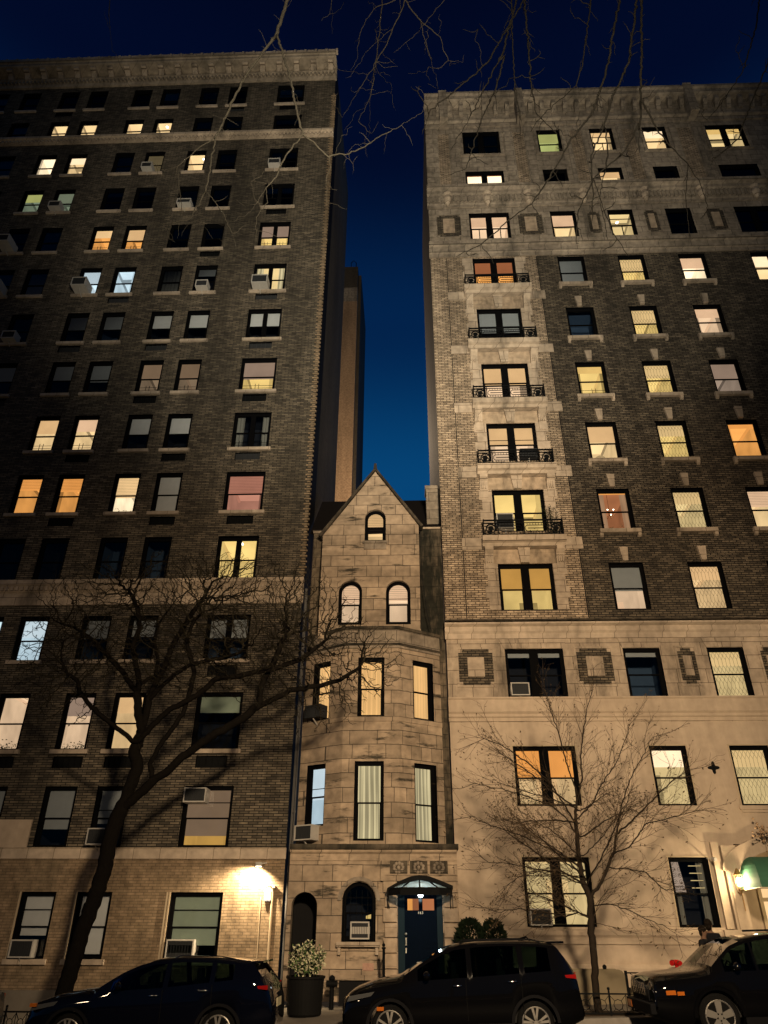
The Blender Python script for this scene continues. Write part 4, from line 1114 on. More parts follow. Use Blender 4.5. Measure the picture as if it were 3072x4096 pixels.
mb = MB(); mb.ball((-0.16, DY-0.05, 1.65), 0.035, 8); mb.box(-0.18, -0.14, DY-0.03, DY-0.001, 1.38, 1.56); mb.tube([(-0.16, DY-0.03, 1.40), (-0.16, DY-0.08, 1.42), (-0.16, DY-0.08, 1.50), (-0.16, DY-0.03, 1.54)], 0.012, 6); mb.box(-0.175, -0.145, DY-0.02, DY-0.001, 1.20, 1.32)
mb.build('door_handle', MATS['brass_pale'], dr)
mb = MB(); mb.box(-0.55, 1.0, GY-0.35, GY+0.1, 0.1, 0.22); mb.build('doorstep', grey_stone, TH)
# canopy of ribs and frosted glass
frost = bpy.data.materials.new('frosted_panel'); frost.use_nodes = True
nt = frost.node_tree; nt.nodes.clear(); o_ = nt.nodes.new('ShaderNodeOutputMaterial'); t1_ = nt.nodes.new('ShaderNodeBsdfTranslucent'); d1_ = nt.nodes.new('ShaderNodeBsdfDiffuse'); m1_ = nt.nodes.new('ShaderNodeMixShader'); m1_.inputs[0].default_value = 0.3
t1_.inputs['Color'].default_value = (0.75, 0.85, 0.8, 1); d1_.inputs['Color'].default_value = (0.5, 0.55, 0.5, 1)
nt.links.new(t1_.outputs[0], m1_.inputs[1]); nt.links.new(d1_.outputs[0], m1_.inputs[2]); nt.links.new(m1_.outputs[0], o_.inputs['Surface'])
ev = [(-0.66, GY-0.12), (-0.62, GY-0.50), (-0.30, GY-0.85), (0.23, GY-0.95), (0.76, GY-0.85), (1.08, GY-0.50), (1.14, GY-0.12)]
ap = (0.23, GY-0.10, 3.02)
mb = MB()
for p, q in zip(ev[1:-1], ev[2:-1]):
    def lerp(u, t): return (u[0]+(ap[0]-u[0])*t, u[1]+(ap[1]-u[1])*t, 2.72+(ap[2]-2.72)*t)
    mb.face([lerp(p, 0.1), lerp(q, 0.1), lerp(q, 0.80), lerp(p, 0.80)])
pn = mb.build('canopy', frost, TH)
mb = MB()
for k, p in enumerate(ev):
    mb.tube([(p[0], p[1], 2.70), ((p[0]+ap[0])/2, (p[1]+ap[1])/2, 2.72+0.19), ap], 0.022, 5)
    if k < len(ev)-1:
        q = ev[k+1]; mb.face([(p[0], p[1], 2.57), (q[0], q[1], 2.57), (q[0], q[1], 2.73), (p[0], p[1], 2.73)]); mb.tube([(p[0], p[1], 2.57), (q[0], q[1], 2.57)], 0.015, 4); mb.tube([(p[0], p[1], 2.73), (q[0], q[1], 2.73)], 0.02, 4)
# dark hood behind the glass
hood = [(-0.66, 2.74), (-0.30, 2.92), (0.0, 3.03), (0.23, 3.06), (0.50, 3.03), (0.80, 2.93), (1.14, 2.80), (1.14, 2.72), (0.8, 2.84), (0.23, 2.95), (-0.3, 2.83), (-0.66, 2.68)]
mb.prism(hood, GY-0.55, GY-0.08)
for k in (0, 1, 5, 6): p = ev[k]; mb.tube([(p[0], p[1], 2.6), (p[0], GY-0.10, 2.25)], 0.014, 4)
mb.build('canopy_frame', iron, pn)
mb = MB(); mb.ball((0.25, GY-0.62, 2.58), 0.075, 10); cl = mb.build('canopy_bulb', emit('bulb_cool', (0.85, 0.97, 1.0), 14.0, 0.0), pn)
lamp('canopy_light', 'POINT', (0.25, GY-0.60, 2.50), 6.5, (0.62, 0.90, 1.0), 0.05)

# ------------------------------------------------------------------ tower far behind, seen through the gap
RT = thing('rear_brick_tower', 'slim orange brick tower seen through the gap behind the left block', 'building')
mb = MB().mat(orange_brick); mb.box(-10, -5.30, 60, 70, 0, 64.3); mb.mat(grey_stone); mb.box(-10, -5.31, 60.0, 70, 64.3, 66.5)
mb.mat(party_wall); mb.box(-10, -5.33, 60.02, 70, 66.5, 70)
mb.build('tower_wall', None, RT)
mb = MB(); mb.box(-5.29, -4.98, 61, 70, 0, 69.6); mb.build('tower_shaded_side', party_wall, RT)  # dark box, shade of the tower's side face put into its colour
mb = MB(); mb.tube([(-6.2, 60.5, 70), (-6.2, 60.5, 71.2), (-5.9, 60.5, 71.6), (-5.6, 60.5, 71.2), (-5.6, 60.5, 70)], 0.05, 4); mb.build('roof_rail', iron, RT)
lamp('tower_fill_light', 'POINT', (-4.0, 46.0, 34.0), 7500, (1.0, 0.74, 0.48), 0.5)  # added unseen lamp that brightens the rear tower

LIMBS_LEANING = [[[-7.4,19.2,2.9],[-7.38,19.2,3.63],[-7.32,19.2,4.08],[-7.23,19.2,4.35]],
[[-7.23,19.2,4.35],[-7.15,19.23,4.71],[-7.08,19.26,5.07],[-7.04,19.29,5.4],[-7.2,19.31,5.78],[-7.17,19.34,6.04],[-7.12,19.37,6.31],[-7.07,19.4,6.75],[-7.07,19.43,7.26],[-6.96,19.46,7.68],[-6.78,19.49,8.2],[-6.68,19.51,8.75],[-6.47,19.54,9.25],[-6.26,19.57,9.77],[-5.95,19.6,10.31]],
[[-7.12,19.2,6.01],[-7.24,19.12,6.0],[-7.47,19.05,6.19],[-7.84,18.98,6.43],[-8.12,18.9,6.63],[-8.41,18.82,6.87],[-8.65,18.75,7.12],[-8.84,18.68,7.5],[-9.11,18.6,7.66]],
[[-7.09,19.3,6.29],[-7.28,19.36,6.74],[-7.35,19.42,7.07],[-7.46,19.48,7.41],[-7.67,19.54,7.57],[-7.94,19.6,7.92],[-8.37,19.66,8.32],[-8.74,19.72,8.64],[-9.23,19.78,9.06],[-9.77,19.84,9.4],[-10.4,19.9,9.63]],
[[-7.42,19.5,7.32],[-7.46,19.42,7.76],[-7.59,19.33,8.16],[-7.72,19.25,8.66],[-7.58,19.17,9.12],[-7.69,19.08,9.64],[-8.0,19.0,10.17]],
[[-7.46,19.5,7.42],[-7.42,19.58,7.67],[-7.11,19.67,7.88],[-7.12,19.75,8.39],[-7.34,19.83,8.97],[-7.35,19.92,9.51],[-7.12,20.0,10.06]],
[[-7.04,19.4,7.16],[-6.73,19.25,7.48],[-6.32,19.1,7.8],[-5.94,18.95,7.98],[-5.46,18.8,8.04],[-4.89,18.65,8.06],[-4.34,18.5,8.23]],
[[-7.02,19.2,6.1],[-6.74,19.12,6.42],[-6.34,19.04,6.79],[-5.82,18.96,7.03],[-5.43,18.88,7.27],[-5.17,18.8,7.51],[-4.58,18.72,7.58],[-3.96,18.64,7.68],[-3.33,18.56,7.79],[-2.8,18.48,7.98],[-2.33,18.4,8.32]],
[[-7.22,19.2,4.31],[-6.84,19.13,4.69],[-6.49,19.06,5.0],[-6.16,18.99,5.19],[-5.85,18.92,5.5],[-5.37,18.85,5.85],[-4.87,18.78,6.16],[-4.33,18.72,6.44],[-3.92,18.65,6.76],[-3.45,18.58,6.95],[-3.02,18.51,7.15],[-2.41,18.44,7.21],[-1.76,18.37,7.36],[-1.29,18.3,7.65]],
[[-6.54,19.2,5.04],[-6.69,19.2,5.43],[-7.02,19.2,5.82],[-7.12,19.2,6.01]],
[[-6.67,19.2,5.43],[-6.53,19.16,5.83],[-6.2,19.12,6.33],[-5.98,19.09,6.67],[-5.88,19.05,7.19],[-5.8,19.01,7.77],[-5.99,18.97,8.27],[-6.14,18.94,8.73],[-5.93,18.9,9.3]],
[[-3.87,18.6,6.79],[-3.89,18.73,7.31],[-3.81,18.85,7.61],[-3.61,18.98,8.15],[-3.49,19.1,8.72]]]
LIMBS_YOUNG = [[[4.0,19.2,0.16],[4.03,19.2,0.58],[4.08,19.2,1.33],[4.1,19.2,1.82],[4.15,19.2,2.42]],
[[4.15,19.2,2.42],[4.03,19.21,2.77],[4.01,19.22,3.31],[4.03,19.23,4.01],[4.15,19.24,4.74],[4.04,19.26,5.19],[3.95,19.27,5.66],[3.85,19.28,6.3],[3.72,19.29,6.85],[3.64,19.3,7.3]],
[[4.15,19.2,2.42],[4.4,19.16,2.68],[4.6,19.12,2.99],[4.83,19.09,3.39],[4.97,19.05,3.85],[5.19,19.01,4.51],[5.43,18.97,4.99],[5.79,18.94,5.48],[6.13,18.9,5.99]],
[[4.13,19.2,4.54],[4.34,19.26,5.09],[4.37,19.32,5.62],[4.55,19.38,6.26],[4.73,19.44,6.88],[4.98,19.5,7.41]],
[[4.09,19.2,1.99],[3.83,19.12,2.12],[3.51,19.04,2.03],[3.03,18.96,2.11],[2.45,18.88,2.19],[1.96,18.8,2.11]],
[[4.13,19.2,1.91],[4.46,19.12,1.85],[4.71,19.05,1.74],[5.11,18.97,1.74],[5.41,18.9,1.66]],
[[4.15,19.2,2.25],[4.51,19.05,2.29],[4.93,18.9,2.16],[5.23,18.75,1.99],[5.71,18.6,1.79]],
[[4.02,19.2,2.9],[3.67,19.12,3.26],[3.19,19.04,3.48],[2.6,18.96,3.74],[1.95,18.88,3.92],[1.31,18.8,4.2]],
[[4.0,19.2,3.77],[3.81,19.28,4.16],[3.55,19.36,4.41],[2.96,19.44,4.67],[2.24,19.52,4.88],[1.45,19.6,5.05]],
[[4.8,19.1,3.35],[5.17,19.0,3.47],[5.62,18.9,3.97],[6.21,18.8,4.1],[6.8,18.7,4.23]],
[[4.65,19.1,3.03],[5.06,19.23,3.04],[5.57,19.35,2.96],[5.9,19.48,2.65],[6.25,19.6,2.48]],
[[4.94,19.1,3.76],[5.42,19.2,4.1],[6.05,19.3,4.6],[6.57,19.4,5.01],[7.14,19.5,5.33]],
[[4.03,19.2,3.96],[3.77,19.14,4.48],[3.46,19.08,4.96],[2.97,19.02,5.41],[2.36,18.96,5.81],[1.83,18.9,6.01]],
[[4.06,19.2,4.1],[4.53,19.3,4.5],[4.83,19.4,4.96],[5.3,19.5,5.49],[5.7,19.6,6.15],[5.93,19.7,6.66]],
[[4.01,19.2,2.68],[3.66,19.3,2.86],[3.19,19.4,3.0],[2.59,19.5,2.87],[2.29,19.6,2.69]]]
BOUGHS_PALE = [[[-3.04,11.0,26.86],[-3.36,11.05,25.86],[-3.44,11.1,25.13],[-3.56,11.15,24.14],[-3.87,11.2,23.43],[-4.13,11.25,22.78],[-4.48,11.3,21.56],[-4.71,11.35,20.4],[-4.87,11.4,19.74],[-4.86,11.45,18.67],[-4.88,11.5,17.66],[-5.16,11.55,16.71],[-5.3,11.6,16.17]],
[[-4.83,11.3,19.59],[-5.27,11.34,19.14],[-5.69,11.38,18.52],[-5.99,11.42,18.47],[-5.94,11.46,17.98],[-5.63,11.5,17.69]],
[[-5.7,11.4,18.55],[-5.48,11.43,17.51],[-5.36,11.47,16.92],[-5.35,11.5,15.98]],
[[-4.83,11.4,17.56],[-4.33,11.33,16.71],[-4.04,11.27,16.01],[-3.76,11.2,15.2]],
[[-3.48,11.0,23.84],[-3.14,10.9,22.29],[-2.87,10.8,21.09],[-2.68,10.7,19.96],[-2.38,10.6,18.47]],
[[-2.38,10.6,18.47],[-2.71,10.56,17.68],[-2.88,10.52,16.77],[-3.08,10.48,16.34],[-3.33,10.44,15.5],[-3.44,10.4,15.28]],
[[-2.36,10.6,18.47],[-2.04,10.64,18.1],[-1.72,10.69,17.7],[-1.67,10.73,17.4],[-1.77,10.77,17.0],[-1.72,10.81,16.22],[-1.48,10.86,16.19],[-1.26,10.9,16.08]],
[[-3.09,10.5,16.37],[-2.97,10.4,15.72],[-3.15,10.3,15.11],[-3.07,10.2,14.18]],
[[-4.66,11.2,20.24],[-5.04,11.25,20.53],[-5.26,11.3,20.82]],
[[-3.0,10.5,16.52],[-3.39,10.55,16.68],[-3.47,10.6,17.14]],
[[-1.68,10.7,17.78],[-1.38,10.88,18.07],[-0.97,11.06,18.59],[-0.5,11.24,19.37],[0.01,11.42,20.05],[0.6,11.6,20.92]],
[[-1.39,10.8,17.95],[-1.17,10.8,17.6]],
[[-1.61,10.8,17.96],[-1.48,10.8,18.49]],
[[-5.14,11.5,16.65],[-5.56,11.47,16.47],[-5.53,11.43,15.98],[-5.33,11.4,15.71]]]
BOUGHS_HIGH = [[[0.58,11.5,30.64],[0.32,11.57,27.7],[0.09,11.64,26.38],[-0.19,11.71,25.47],[-0.37,11.79,24.74],[-0.66,11.86,24.05],[-0.99,11.93,23.18],[-1.24,12.0,22.68]],
[[-0.24,11.6,25.13],[-0.66,11.7,24.7],[-1.01,11.8,24.33],[-1.24,11.9,23.85],[-1.46,12.0,23.43]],
[[-1.0,11.9,23.33],[-1.41,11.95,23.6],[-1.82,12.0,23.81]],
[[0.07,11.5,27.32],[0.19,11.63,26.87],[0.42,11.76,26.42],[0.72,11.89,25.98],[1.24,12.01,25.42],[1.32,12.14,24.9],[1.46,12.27,24.6],[1.92,12.4,24.7]],
[[0.65,11.8,25.92],[0.76,12.03,25.38],[0.93,12.27,24.72],[1.14,12.5,23.57]],
[[2.45,11.8,31.25],[1.45,12.05,27.69],[0.87,12.3,26.93],[0.43,12.55,26.53],[-0.21,12.8,26.13]],
[[0.07,11.5,27.2],[-0.12,11.72,27.09],[-0.81,11.94,27.07],[-1.07,12.16,26.89],[-1.26,12.38,26.53],[-1.36,12.6,26.04]],
[[1.46,12.3,24.65],[1.16,12.4,24.43],[0.88,12.5,24.73]],
[[-0.32,12.6,33.48],[-0.82,12.73,24.5],[-0.94,12.87,23.8],[-1.28,13.0,22.83]],
[[-1.73,11.5,30.83],[-1.99,11.62,27.74],[-2.14,11.75,27.29],[-2.19,11.88,26.73],[-2.47,12.0,26.54]],
[[-1.05,12.6,24.38],[-1.71,12.6,22.4],[-2.06,12.6,23.2],[-1.87,12.6,23.7]],
[[-10.86,12.5,34.07],[-10.32,12.73,30.85],[-10.05,12.97,29.03],[-9.77,13.2,27.6]]]
BOUGHS_DARK = [[[8.15,12.5,32.55],[7.42,12.68,28.97],[6.85,12.86,26.74],[6.62,13.05,25.63],[6.07,13.23,24.01],[5.84,13.41,23.45],[5.11,13.59,22.49],[4.58,13.77,21.46],[3.78,13.95,20.1],[3.16,14.14,19.71],[2.27,14.32,18.88],[1.54,14.5,18.59]],
[[8.68,12.5,32.51],[8.13,12.7,28.96],[7.68,12.9,26.02],[7.36,13.1,24.06],[7.23,13.3,22.98],[7.05,13.5,21.95]],
[[7.86,12.5,28.54],[7.08,12.75,25.05],[6.4,13.0,23.61],[6.05,13.25,22.54],[5.6,13.5,21.61],[5.5,13.75,20.04],[5.43,14.0,19.36]],
[[7.5,13.0,33.86],[5.87,13.2,25.96],[5.58,13.4,25.02],[4.81,13.6,24.37],[4.26,13.8,23.83],[4.07,14.0,23.61]],
[[7.16,12.8,23.23],[7.48,13.04,22.14],[7.87,13.28,21.58],[8.34,13.52,21.12],[8.65,13.76,20.48],[8.81,14.0,19.86]],
[[6.25,13.5,35.21],[2.93,13.62,26.92],[1.74,13.75,25.49],[0.97,13.88,24.8],[0.67,14.0,23.66]],
[[5.25,13.5,35.29],[3.46,13.62,27.4],[2.71,13.75,25.56],[2.16,13.88,24.17],[1.73,14.0,23.39]],
[[3.48,13.5,27.03],[3.11,13.67,25.51],[2.55,13.83,24.08],[1.98,14.0,21.9]],
[[4.35,13.5,35.37],[3.83,13.62,27.63],[3.74,13.75,25.62],[3.8,13.88,24.54],[3.76,14.0,23.51]],
[[7.08,13.2,22.62],[6.6,13.47,21.73],[5.69,13.75,20.98],[5.11,14.03,19.86],[4.98,14.3,18.94]],
[[6.21,13.5,22.82],[6.2,13.73,21.93],[5.77,13.97,20.32],[5.84,14.2,18.78]],
[[4.72,13.5,35.34],[4.26,13.67,25.45],[4.31,13.83,24.33],[4.91,14.0,23.46]],
[[14.13,13.5,34.58],[12.19,13.68,28.54],[11.3,13.85,26.35],[10.35,14.02,24.91],[9.81,14.2,24.31]],
[[15.04,13.5,34.51],[12.08,13.68,26.48],[11.14,13.85,24.58],[10.44,14.02,23.01],[9.56,14.2,22.26]],
[[5.72,14.0,21.24],[6.03,14.25,19.19],[6.45,14.5,18.42]],
[[8.39,13.6,21.24],[8.2,13.9,20.13],[8.13,14.2,18.7]]]

# ------------------------------------------------------------------ trees
def skeleton(limbs, attract, step, kill, infl, seed, jitter=0.35, droop=-0.03, maxn=9000, grow_iters=160):
    rs = np.random.RandomState(seed)
    pos = []; par = []
    def add(p, k): pos.append(np.array(p, float)); par.append(k); return len(pos)-1
    for li, L in enumerate(limbs):
        L = [np.array(p, float) for p in L]
        if li == 0: cur = add(L[0], -1)
        else:
            A = np.array(pos); d = np.linalg.norm(A-L[0], axis=1); k = int(d.argmin())
            if d[k] > step*0.6:
                n = int(math.ceil(d[k]/step)); a = pos[k]; cur = k
                for q in range(1, n+1): cur = add(a+(L[0]-a)*q/n, cur)
            else: cur = k
        for a, b in zip(L, L[1:]):
            n = max(1, int(round(np.linalg.norm(b-a)/step)))
            for q in range(1, n+1):
                p = a+(b-a)*q/n
                if q < n: p = p+rs.normal(0, step*0.10, 3)
                cur = add(p, cur)
    nlimb = len(pos)
    At = np.array(attract) if len(attract) else np.zeros((0, 3))
    if len(At):
        P0 = np.array(pos)
        near = np.full(len(At), 1e9); idx = np.zeros(len(At), int)
        def upd(P, base):
            nonlocal near, idx
            for s in range(0, len(P), 400):
                d = np.linalg.norm(At[:, None, :]-P[None, s:s+400, :], axis=2)
                k = d.argmin(1); dm = d[np.arange(len(At)), k]
                m_ = dm < near; near = np.where(m_, dm, near); idx = np.where(m_, k+base+s, idx)
        upd(P0, 0)
        for it in range(grow_iters):
            keep = near > kill
            At = At[keep]; near = near[keep]; idx = idx[keep]
            act = near < infl
            if not act.any() or len(pos) > maxn: break
            new = []; base = len(pos)
            ids = idx[act]; T = At[act]
            P = np.array(pos); V = T-P[ids]; V /= np.linalg.norm(V, axis=1)[:, None]
            for k in np.unique(ids):
                v = V[ids == k].sum(0); n_ = np.linalg.norm(v)
                if n_ < 0.15: v = rs.normal(0, 1, 3); n_ = np.linalg.norm(v)
                v = v/n_+rs.normal(0, jitter, 3)+np.array([0, 0, droop]); v /= np.linalg.norm(v)
                new.append(P[k]+v*step); add(P[k]+v*step, int(k))
            upd(np.array(new), base)
    return np.array(pos), np.array(par), nlimb
def radii_of(pos, par, tip, root, power=None):
    n = len(par); kids = [[] for _ in range(n)]
    for i in range(n):
        if par[i] >= 0: kids[par[i]].append(i)
    def calc(e):
        r = np.zeros(n)
        for i in range(n-1, -1, -1):
            r[i] = tip**e if not kids[i] else sum(r[k] for k in kids[i])
        return r**(1/e)
    lo, hi = 1.2, 6.0
    for _ in range(30):
        m_ = (lo+hi)/2
        if calc(m_)[0] > root: lo = m_
        else: hi = m_
    return calc((lo+hi)/2), kids
def order_fix(pos, par):
    return pos, par       # children always come after parents
def tree_mesh(pos, par, r, kids, mb):
    n = len(par); done = np.zeros(n, bool)
    stack = [0]; starts = [(None, 0)]
    while starts:
        p0, i = starts.pop()
        chain = [] if p0 is None else [p0]
        cur = i
        while True:
            chain.append(cur)
            if not kids[cur]: break
            ks = sorted(kids[cur], key=lambda k: -r[k])
            for k in ks[1:]: starts.append((cur, k))
            cur = ks[0]
        rr = [r[k] for k in chain]
        if p0 is not None: rr[0] = min(r[p0], rr[1]*1.15)
        if not kids[chain[-1]]: rr[-1] *= 0.4
        m_ = max(rr); ns = 9 if m_ > 0.08 else 6 if m_ > 0.03 else 4 if m_ > 0.012 else 3
        mb.tube([pos[k] for k in chain], rr, ns, False)
def ellipsoid_pts(c, rad, n, seed, cond=None):
    rs = np.random.RandomState(seed); out = []
    while len(out) < n:
        p = rs.uniform(-1, 1, 3)
        if (p*p).sum() > 1: continue
        q = np.array(c)+p*np.array(rad)
        if cond is None or cond(q): out.append(q)
    return out
def build_tree(name, label, cat, limbs, attract, step, kill, infl, seed, tip, root, mt, given=None, group=None, twig=None, **kw):
    if given: pos, par, nl = given[0], given[1], 0
    else: pos, par, nl = skeleton(limbs, attract, step, kill, infl, seed, **kw)
    r, kids = radii_of(pos, par, tip, root)
    t = thing(name, label, cat, (0, 0, 0), group)
    print(name, len(par), nl, 'tips', sum(1 for k in kids if not k))
    # thick wood and fine twigs as two meshes: split the tubes by their largest radius
    thick, thin = MB(), MB()
    starts = [(None, 0)]
    while starts:
        p0, i = starts.pop(); chain = [] if p0 is None else [p0]; cur = i
        while True:
            chain.append(cur)
            if not kids[cur]: break
            ks = sorted(kids[cur], key=lambda k: -r[k])
            for k in ks[1:]: starts.append((cur, k))
            cur = ks[0]
        rr = [r[k] for k in chain]
        if p0 is not None: rr[0] = min(r[p0], rr[1]*1.15)
        if not kids[chain[-1]]: rr[-1] *= 0.4
        m_ = max(rr); ns = 9 if m_ > 0.08 else 6 if m_ > 0.03 else 4 if m_ > 0.012 else 3
        (thick if m_ > root*0.22 else thin).tube([pos[k] for k in chain], rr, ns, False)
    thick.build('trunk', mt, t, smooth=True)
    thin.build('crown', twig or mt, t, smooth=True)
    return t, pos, par, r, kids
LIMBS_LEANING[0] = [(-7.86, 19.2, -0.25), (-7.80, 19.2, 0.6), (-7.66, 19.2, 1.7), (-7.50, 19.2, 2.4)]+LIMBS_LEANING[0]
att = (ellipsoid_pts((-5.9, 19.0, 8.9), (4.9, 2.0, 2.4), 5600, 1, lambda q: q[2] > 7.3+0.10*abs(q[0]+6.5)) +
       ellipsoid_pts((-2.6, 18.5, 7.9), (2.6, 1.3, 1.5), 2100, 2) + ellipsoid_pts((-9.4, 19.0, 8.2), (1.7, 1.4, 1.9), 800, 3) +
       ellipsoid_pts((-2.4, 18.3, 6.9), (1.5, 0.8, 1.1), 260, 4) + ellipsoid_pts((-6.3, 19.0, 10.2), (4.6, 1.6, 1.2), 2300, 17))
build_tree('bare_street_tree', 'large leaning bare tree with crooked dark trunk before the brown brick block', 'tree',
           LIMBS_LEANING, att, 0.105, 0.135, 0.9, 5, 0.0062, 0.185, bark_dark, twig=bark_crown, jitter=0.45, maxn=26000, droop=0.0)
LIMBS_YOUNG[0] = [(4.03, 19.2, -0.1), (4.04, 19.2, 0.4)]+LIMBS_YOUNG[0][1:]
def ramify(pos, par, seed, first, spacing, lens, levels, ang=(22, 42), up=0.012, wob=0.05, step=0.075):
    """side shoots along existing wood, each a gently bending twig with twigs of its own"""
    rs = np.random.RandomState(seed); pos = [np.array(p) for p in pos]; par = list(par)
    def side(d):
        a = rs.normal(0, 1, 3); a -= d*a.dot(d); a /= np.linalg.norm(a); t = math.radians(rs.uniform(*ang)); v = d*math.cos(t)+a*math.sin(t); return v/np.linalg.norm(v)
    def shoot(k, d, L, lev):
        n = max(2, int(L/step)); cur = k; bend = rs.normal(0, wob*0.5, 3)
        for q in range(n):
            d = d+rs.normal(0, wob, 3)+bend+np.array([0, 0, up]); d /= np.linalg.norm(d)
            pos.append(pos[cur]+d*step); par.append(cur); cur = len(pos)-1
            if lev > 0 and q >= 1 and rs.rand() < 0.36: shoot(cur, side(d), L*(1-q/n)*rs.uniform(0.35, 0.75)+0.08, lev-1)
    n0 = len(pos)
    for k in range(n0):
        if par[k] < 0 or not first(pos[k]): continue
        d = pos[k]-pos[par[k]]; l_ = np.linalg.norm(d)
        if l_ < 1e-6: continue
        if rs.rand() < l_/spacing: shoot(k, side(d/l_), rs.uniform(*lens), levels)
    return pos, par
rsx = np.random.RandomState(4)
for q in range(15):
    z0 = rsx.uniform(1.7, 4.4); base = np.array([4.12, 19.2, z0]); az = rsx.uniform(0, 2*PI); d = np.array([math.cos(az)*1.0, math.sin(az)*0.75, rsx.uniform(0.15, 0.9)]); d /= np.linalg.norm(d)
    L = [tuple(base)]; p = base.copy(); Lt = rsx.uniform(1.5, 2.7)*(0.6 if z0 < 2.3 else 1)
    for w in range(8): d = d+rsx.normal(0, 0.06, 3)+np.array([0, 0, -0.02]); d /= np.linalg.norm(d); p = p+d*Lt/8; L.append(tuple(p))
    LIMBS_YOUNG.append(L)
LAST_TREE = {}
pos0, par0, _n = skeleton(LIMBS_YOUNG, [], 0.09, 0.12, 1, 8)
pos1, par1 = ramify(pos0, par0, 31, lambda p: p[2] > 1.75 and math.hypot(p[0]-4.12, p[1]-19.2) > 0.10, 0.085, (0.35, 1.15), 2)
t_, pos, par, r, kids = build_tree('bare_young_tree', 'slender bare young tree with fine fanning twigs before the stucco wall', 'tree',
           None, None, 0, 0, 0, 0, 0.0027, 0.078, bark_young, twig=twig_brown, given=(np.array(pos1), np.array(par1)))
mb = MB(); rs = random.Random(5)
for i in range(len(par)):
    if not kids[i] and rs.random() < 0.42 or (kids[i] and r[i] < 0.006 and rs.random() < 0.06):
        p = pos[i]; s_ = rs.uniform(0.02, 0.045)
        a = Vector([rs.gauss(0, 1) for _ in range(3)]).normalized(); b = a.orthogonal().normalized()
        P_ = Vector(p); mb.face([P_, P_+a*s_+b*s_*0.5, P_+a*s_*2.1, P_+a*s_-b*s_*0.5])
mb.build('dry_leaves', plain('dry_leaf', (0.06, 0.04, 0.02), 0.9), t_)
def around(limbs, per, sd, seed):
    rs = np.random.RandomState(seed); out = []
    for L in limbs:
        for a, b in zip(L, L[1:]):
            a, b = np.array(a), np.array(b); n = rs.poisson(per*np.linalg.norm(b-a))
            for _ in range(n): out.append(a+(b-a)*rs.rand()+rs.normal(0, sd, 3))
    return out
trunkA = [(-5.8, 2.0, 0.0), (-5.6, 2.6, 9), (-5.0, 4.5, 15.5), (-4.3, 6.5, 19.5), tuple(BOUGHS_PALE[0][0])]
build_tree('overhanging_pale_tree', 'pale bare boughs hanging down across the cornice of the brown brick block', 'tree',
           [trunkA]+BOUGHS_PALE, around(BOUGHS_PALE, 2.2, 0.55, 11), 0.13, 0.28, 0.85, 12, 0.005, 0.050, bark_pale, jitter=0.3, maxn=2600)
trunkB = [(1.5, -3.0, 0.0), (1.5, -2.0, 13), (1.6, 4.5, 20.5), tuple(BOUGHS_HIGH[0][0])]
build_tree('overhanging_olive_tree', 'dim olive bare boughs against the blue night sky above the gap between the blocks', 'tree',
           [trunkB]+BOUGHS_HIGH, around(BOUGHS_HIGH, 2.6, 0.7, 13), 0.14, 0.3, 1.0, 14, 0.006, 0.055, bark_olive, jitter=0.3, maxn=3200)
trunkD = [(7.4, 2.0, 0.0), (7.4, 2.8, 10), (6.6, 6.0, 20.0), tuple(BOUGHS_DARK[0][0])]
build_tree('overhanging_dark_tree', 'dark bare boughs and twigs hanging in front of the top of the stone block', 'tree',
           [trunkD]+BOUGHS_DARK, around(BOUGHS_DARK, 2.6, 0.6, 15), 0.14, 0.3, 1.0, 16, 0.011, 0.09, bark_unlit, jitter=0.28, maxn=4200)

# ------------------------------------------------------------------ air conditioners in the windows
def make_ac(x, y, z, w, h, label, rz=0.0, dep=0.36, brackets=True, dark=False, bare=False):
    t = thing('air_conditioner', label, 'air conditioner', (x, y, z), 'air conditioners in the windows', rz)
    b = MB(); d = dep
    # local: x across, -y outwards
    b.box(0, w, -d, 0.10, 0, 0.035); b.box(0, w, -d, 0.10, h-0.035, h); b.box(0, 0.035, -d, 0.10, 0.0355, h-0.0355); b.box(w-0.035, w, -d, 0.10, 0.0355, h-0.0355)
    for k in range(5): b.box(-0.004, w+0.004, -d*0.75+k*0.06, -d*0.75+k*0.06+0.02, h*0.3, h*0.7)
    b.build('casing', ac_dark if dark else ac_white, t)
    g = MB(); g.box(0.036, w-0.036, -d+0.03, 0.05, 0.0365, h-0.0365)
    for k in range(9):
        xx = 0.06+(w-0.14)*k/8; g.box(xx, xx+0.010, -d+0.012, -d+0.0295, 0.05, h-0.05)
    g.build('grille', ac_dark, t)
    if brackets:
        s = MB(); s.xprism([(-d*0.75, -0.005), (-d*0.75, -0.03), (0.02, -0.22), (0.02, -0.16)], w*0.48, w*0.52); s.build('support_bracket', ac_white, t)
    return t
def ac_at(col, row, B, label, side='l', w=0.62, h=0.40, top=False, **kw):
    a, b_ = (LCOL if B == 'L' else RCOL)[col]
    zb = (LBOT if B == 'L' else RBOT)[row]; zt = (LTOP if B == 'L' else RTOP)[row]
    x = a+0.08 if side == 'l' else b_-w-0.08
    if side == 'c': x = (a+b_)/2-w/2
    z = zt-h-0.1 if top else zb+0.03
    return make_ac(x, FY, z, w, h, label, **kw)
T_ = 'on the brown brick block'
ac_at('F', 12, 'L', 'white air conditioner in dark double window, third row down '+T_)
ac_at('C', 12, 'L', 'white air conditioner under striped blind, third row down '+T_, 'l', w=0.55)
ac_at('D', 11, 'L', 'low white air conditioner filling a dark window, fourth row down '+T_, 'c', w=0.7, h=0.32)
ac_at('A', 11, 'L', 'white air conditioner in green lit window '+T_, 'l', w=0.6)
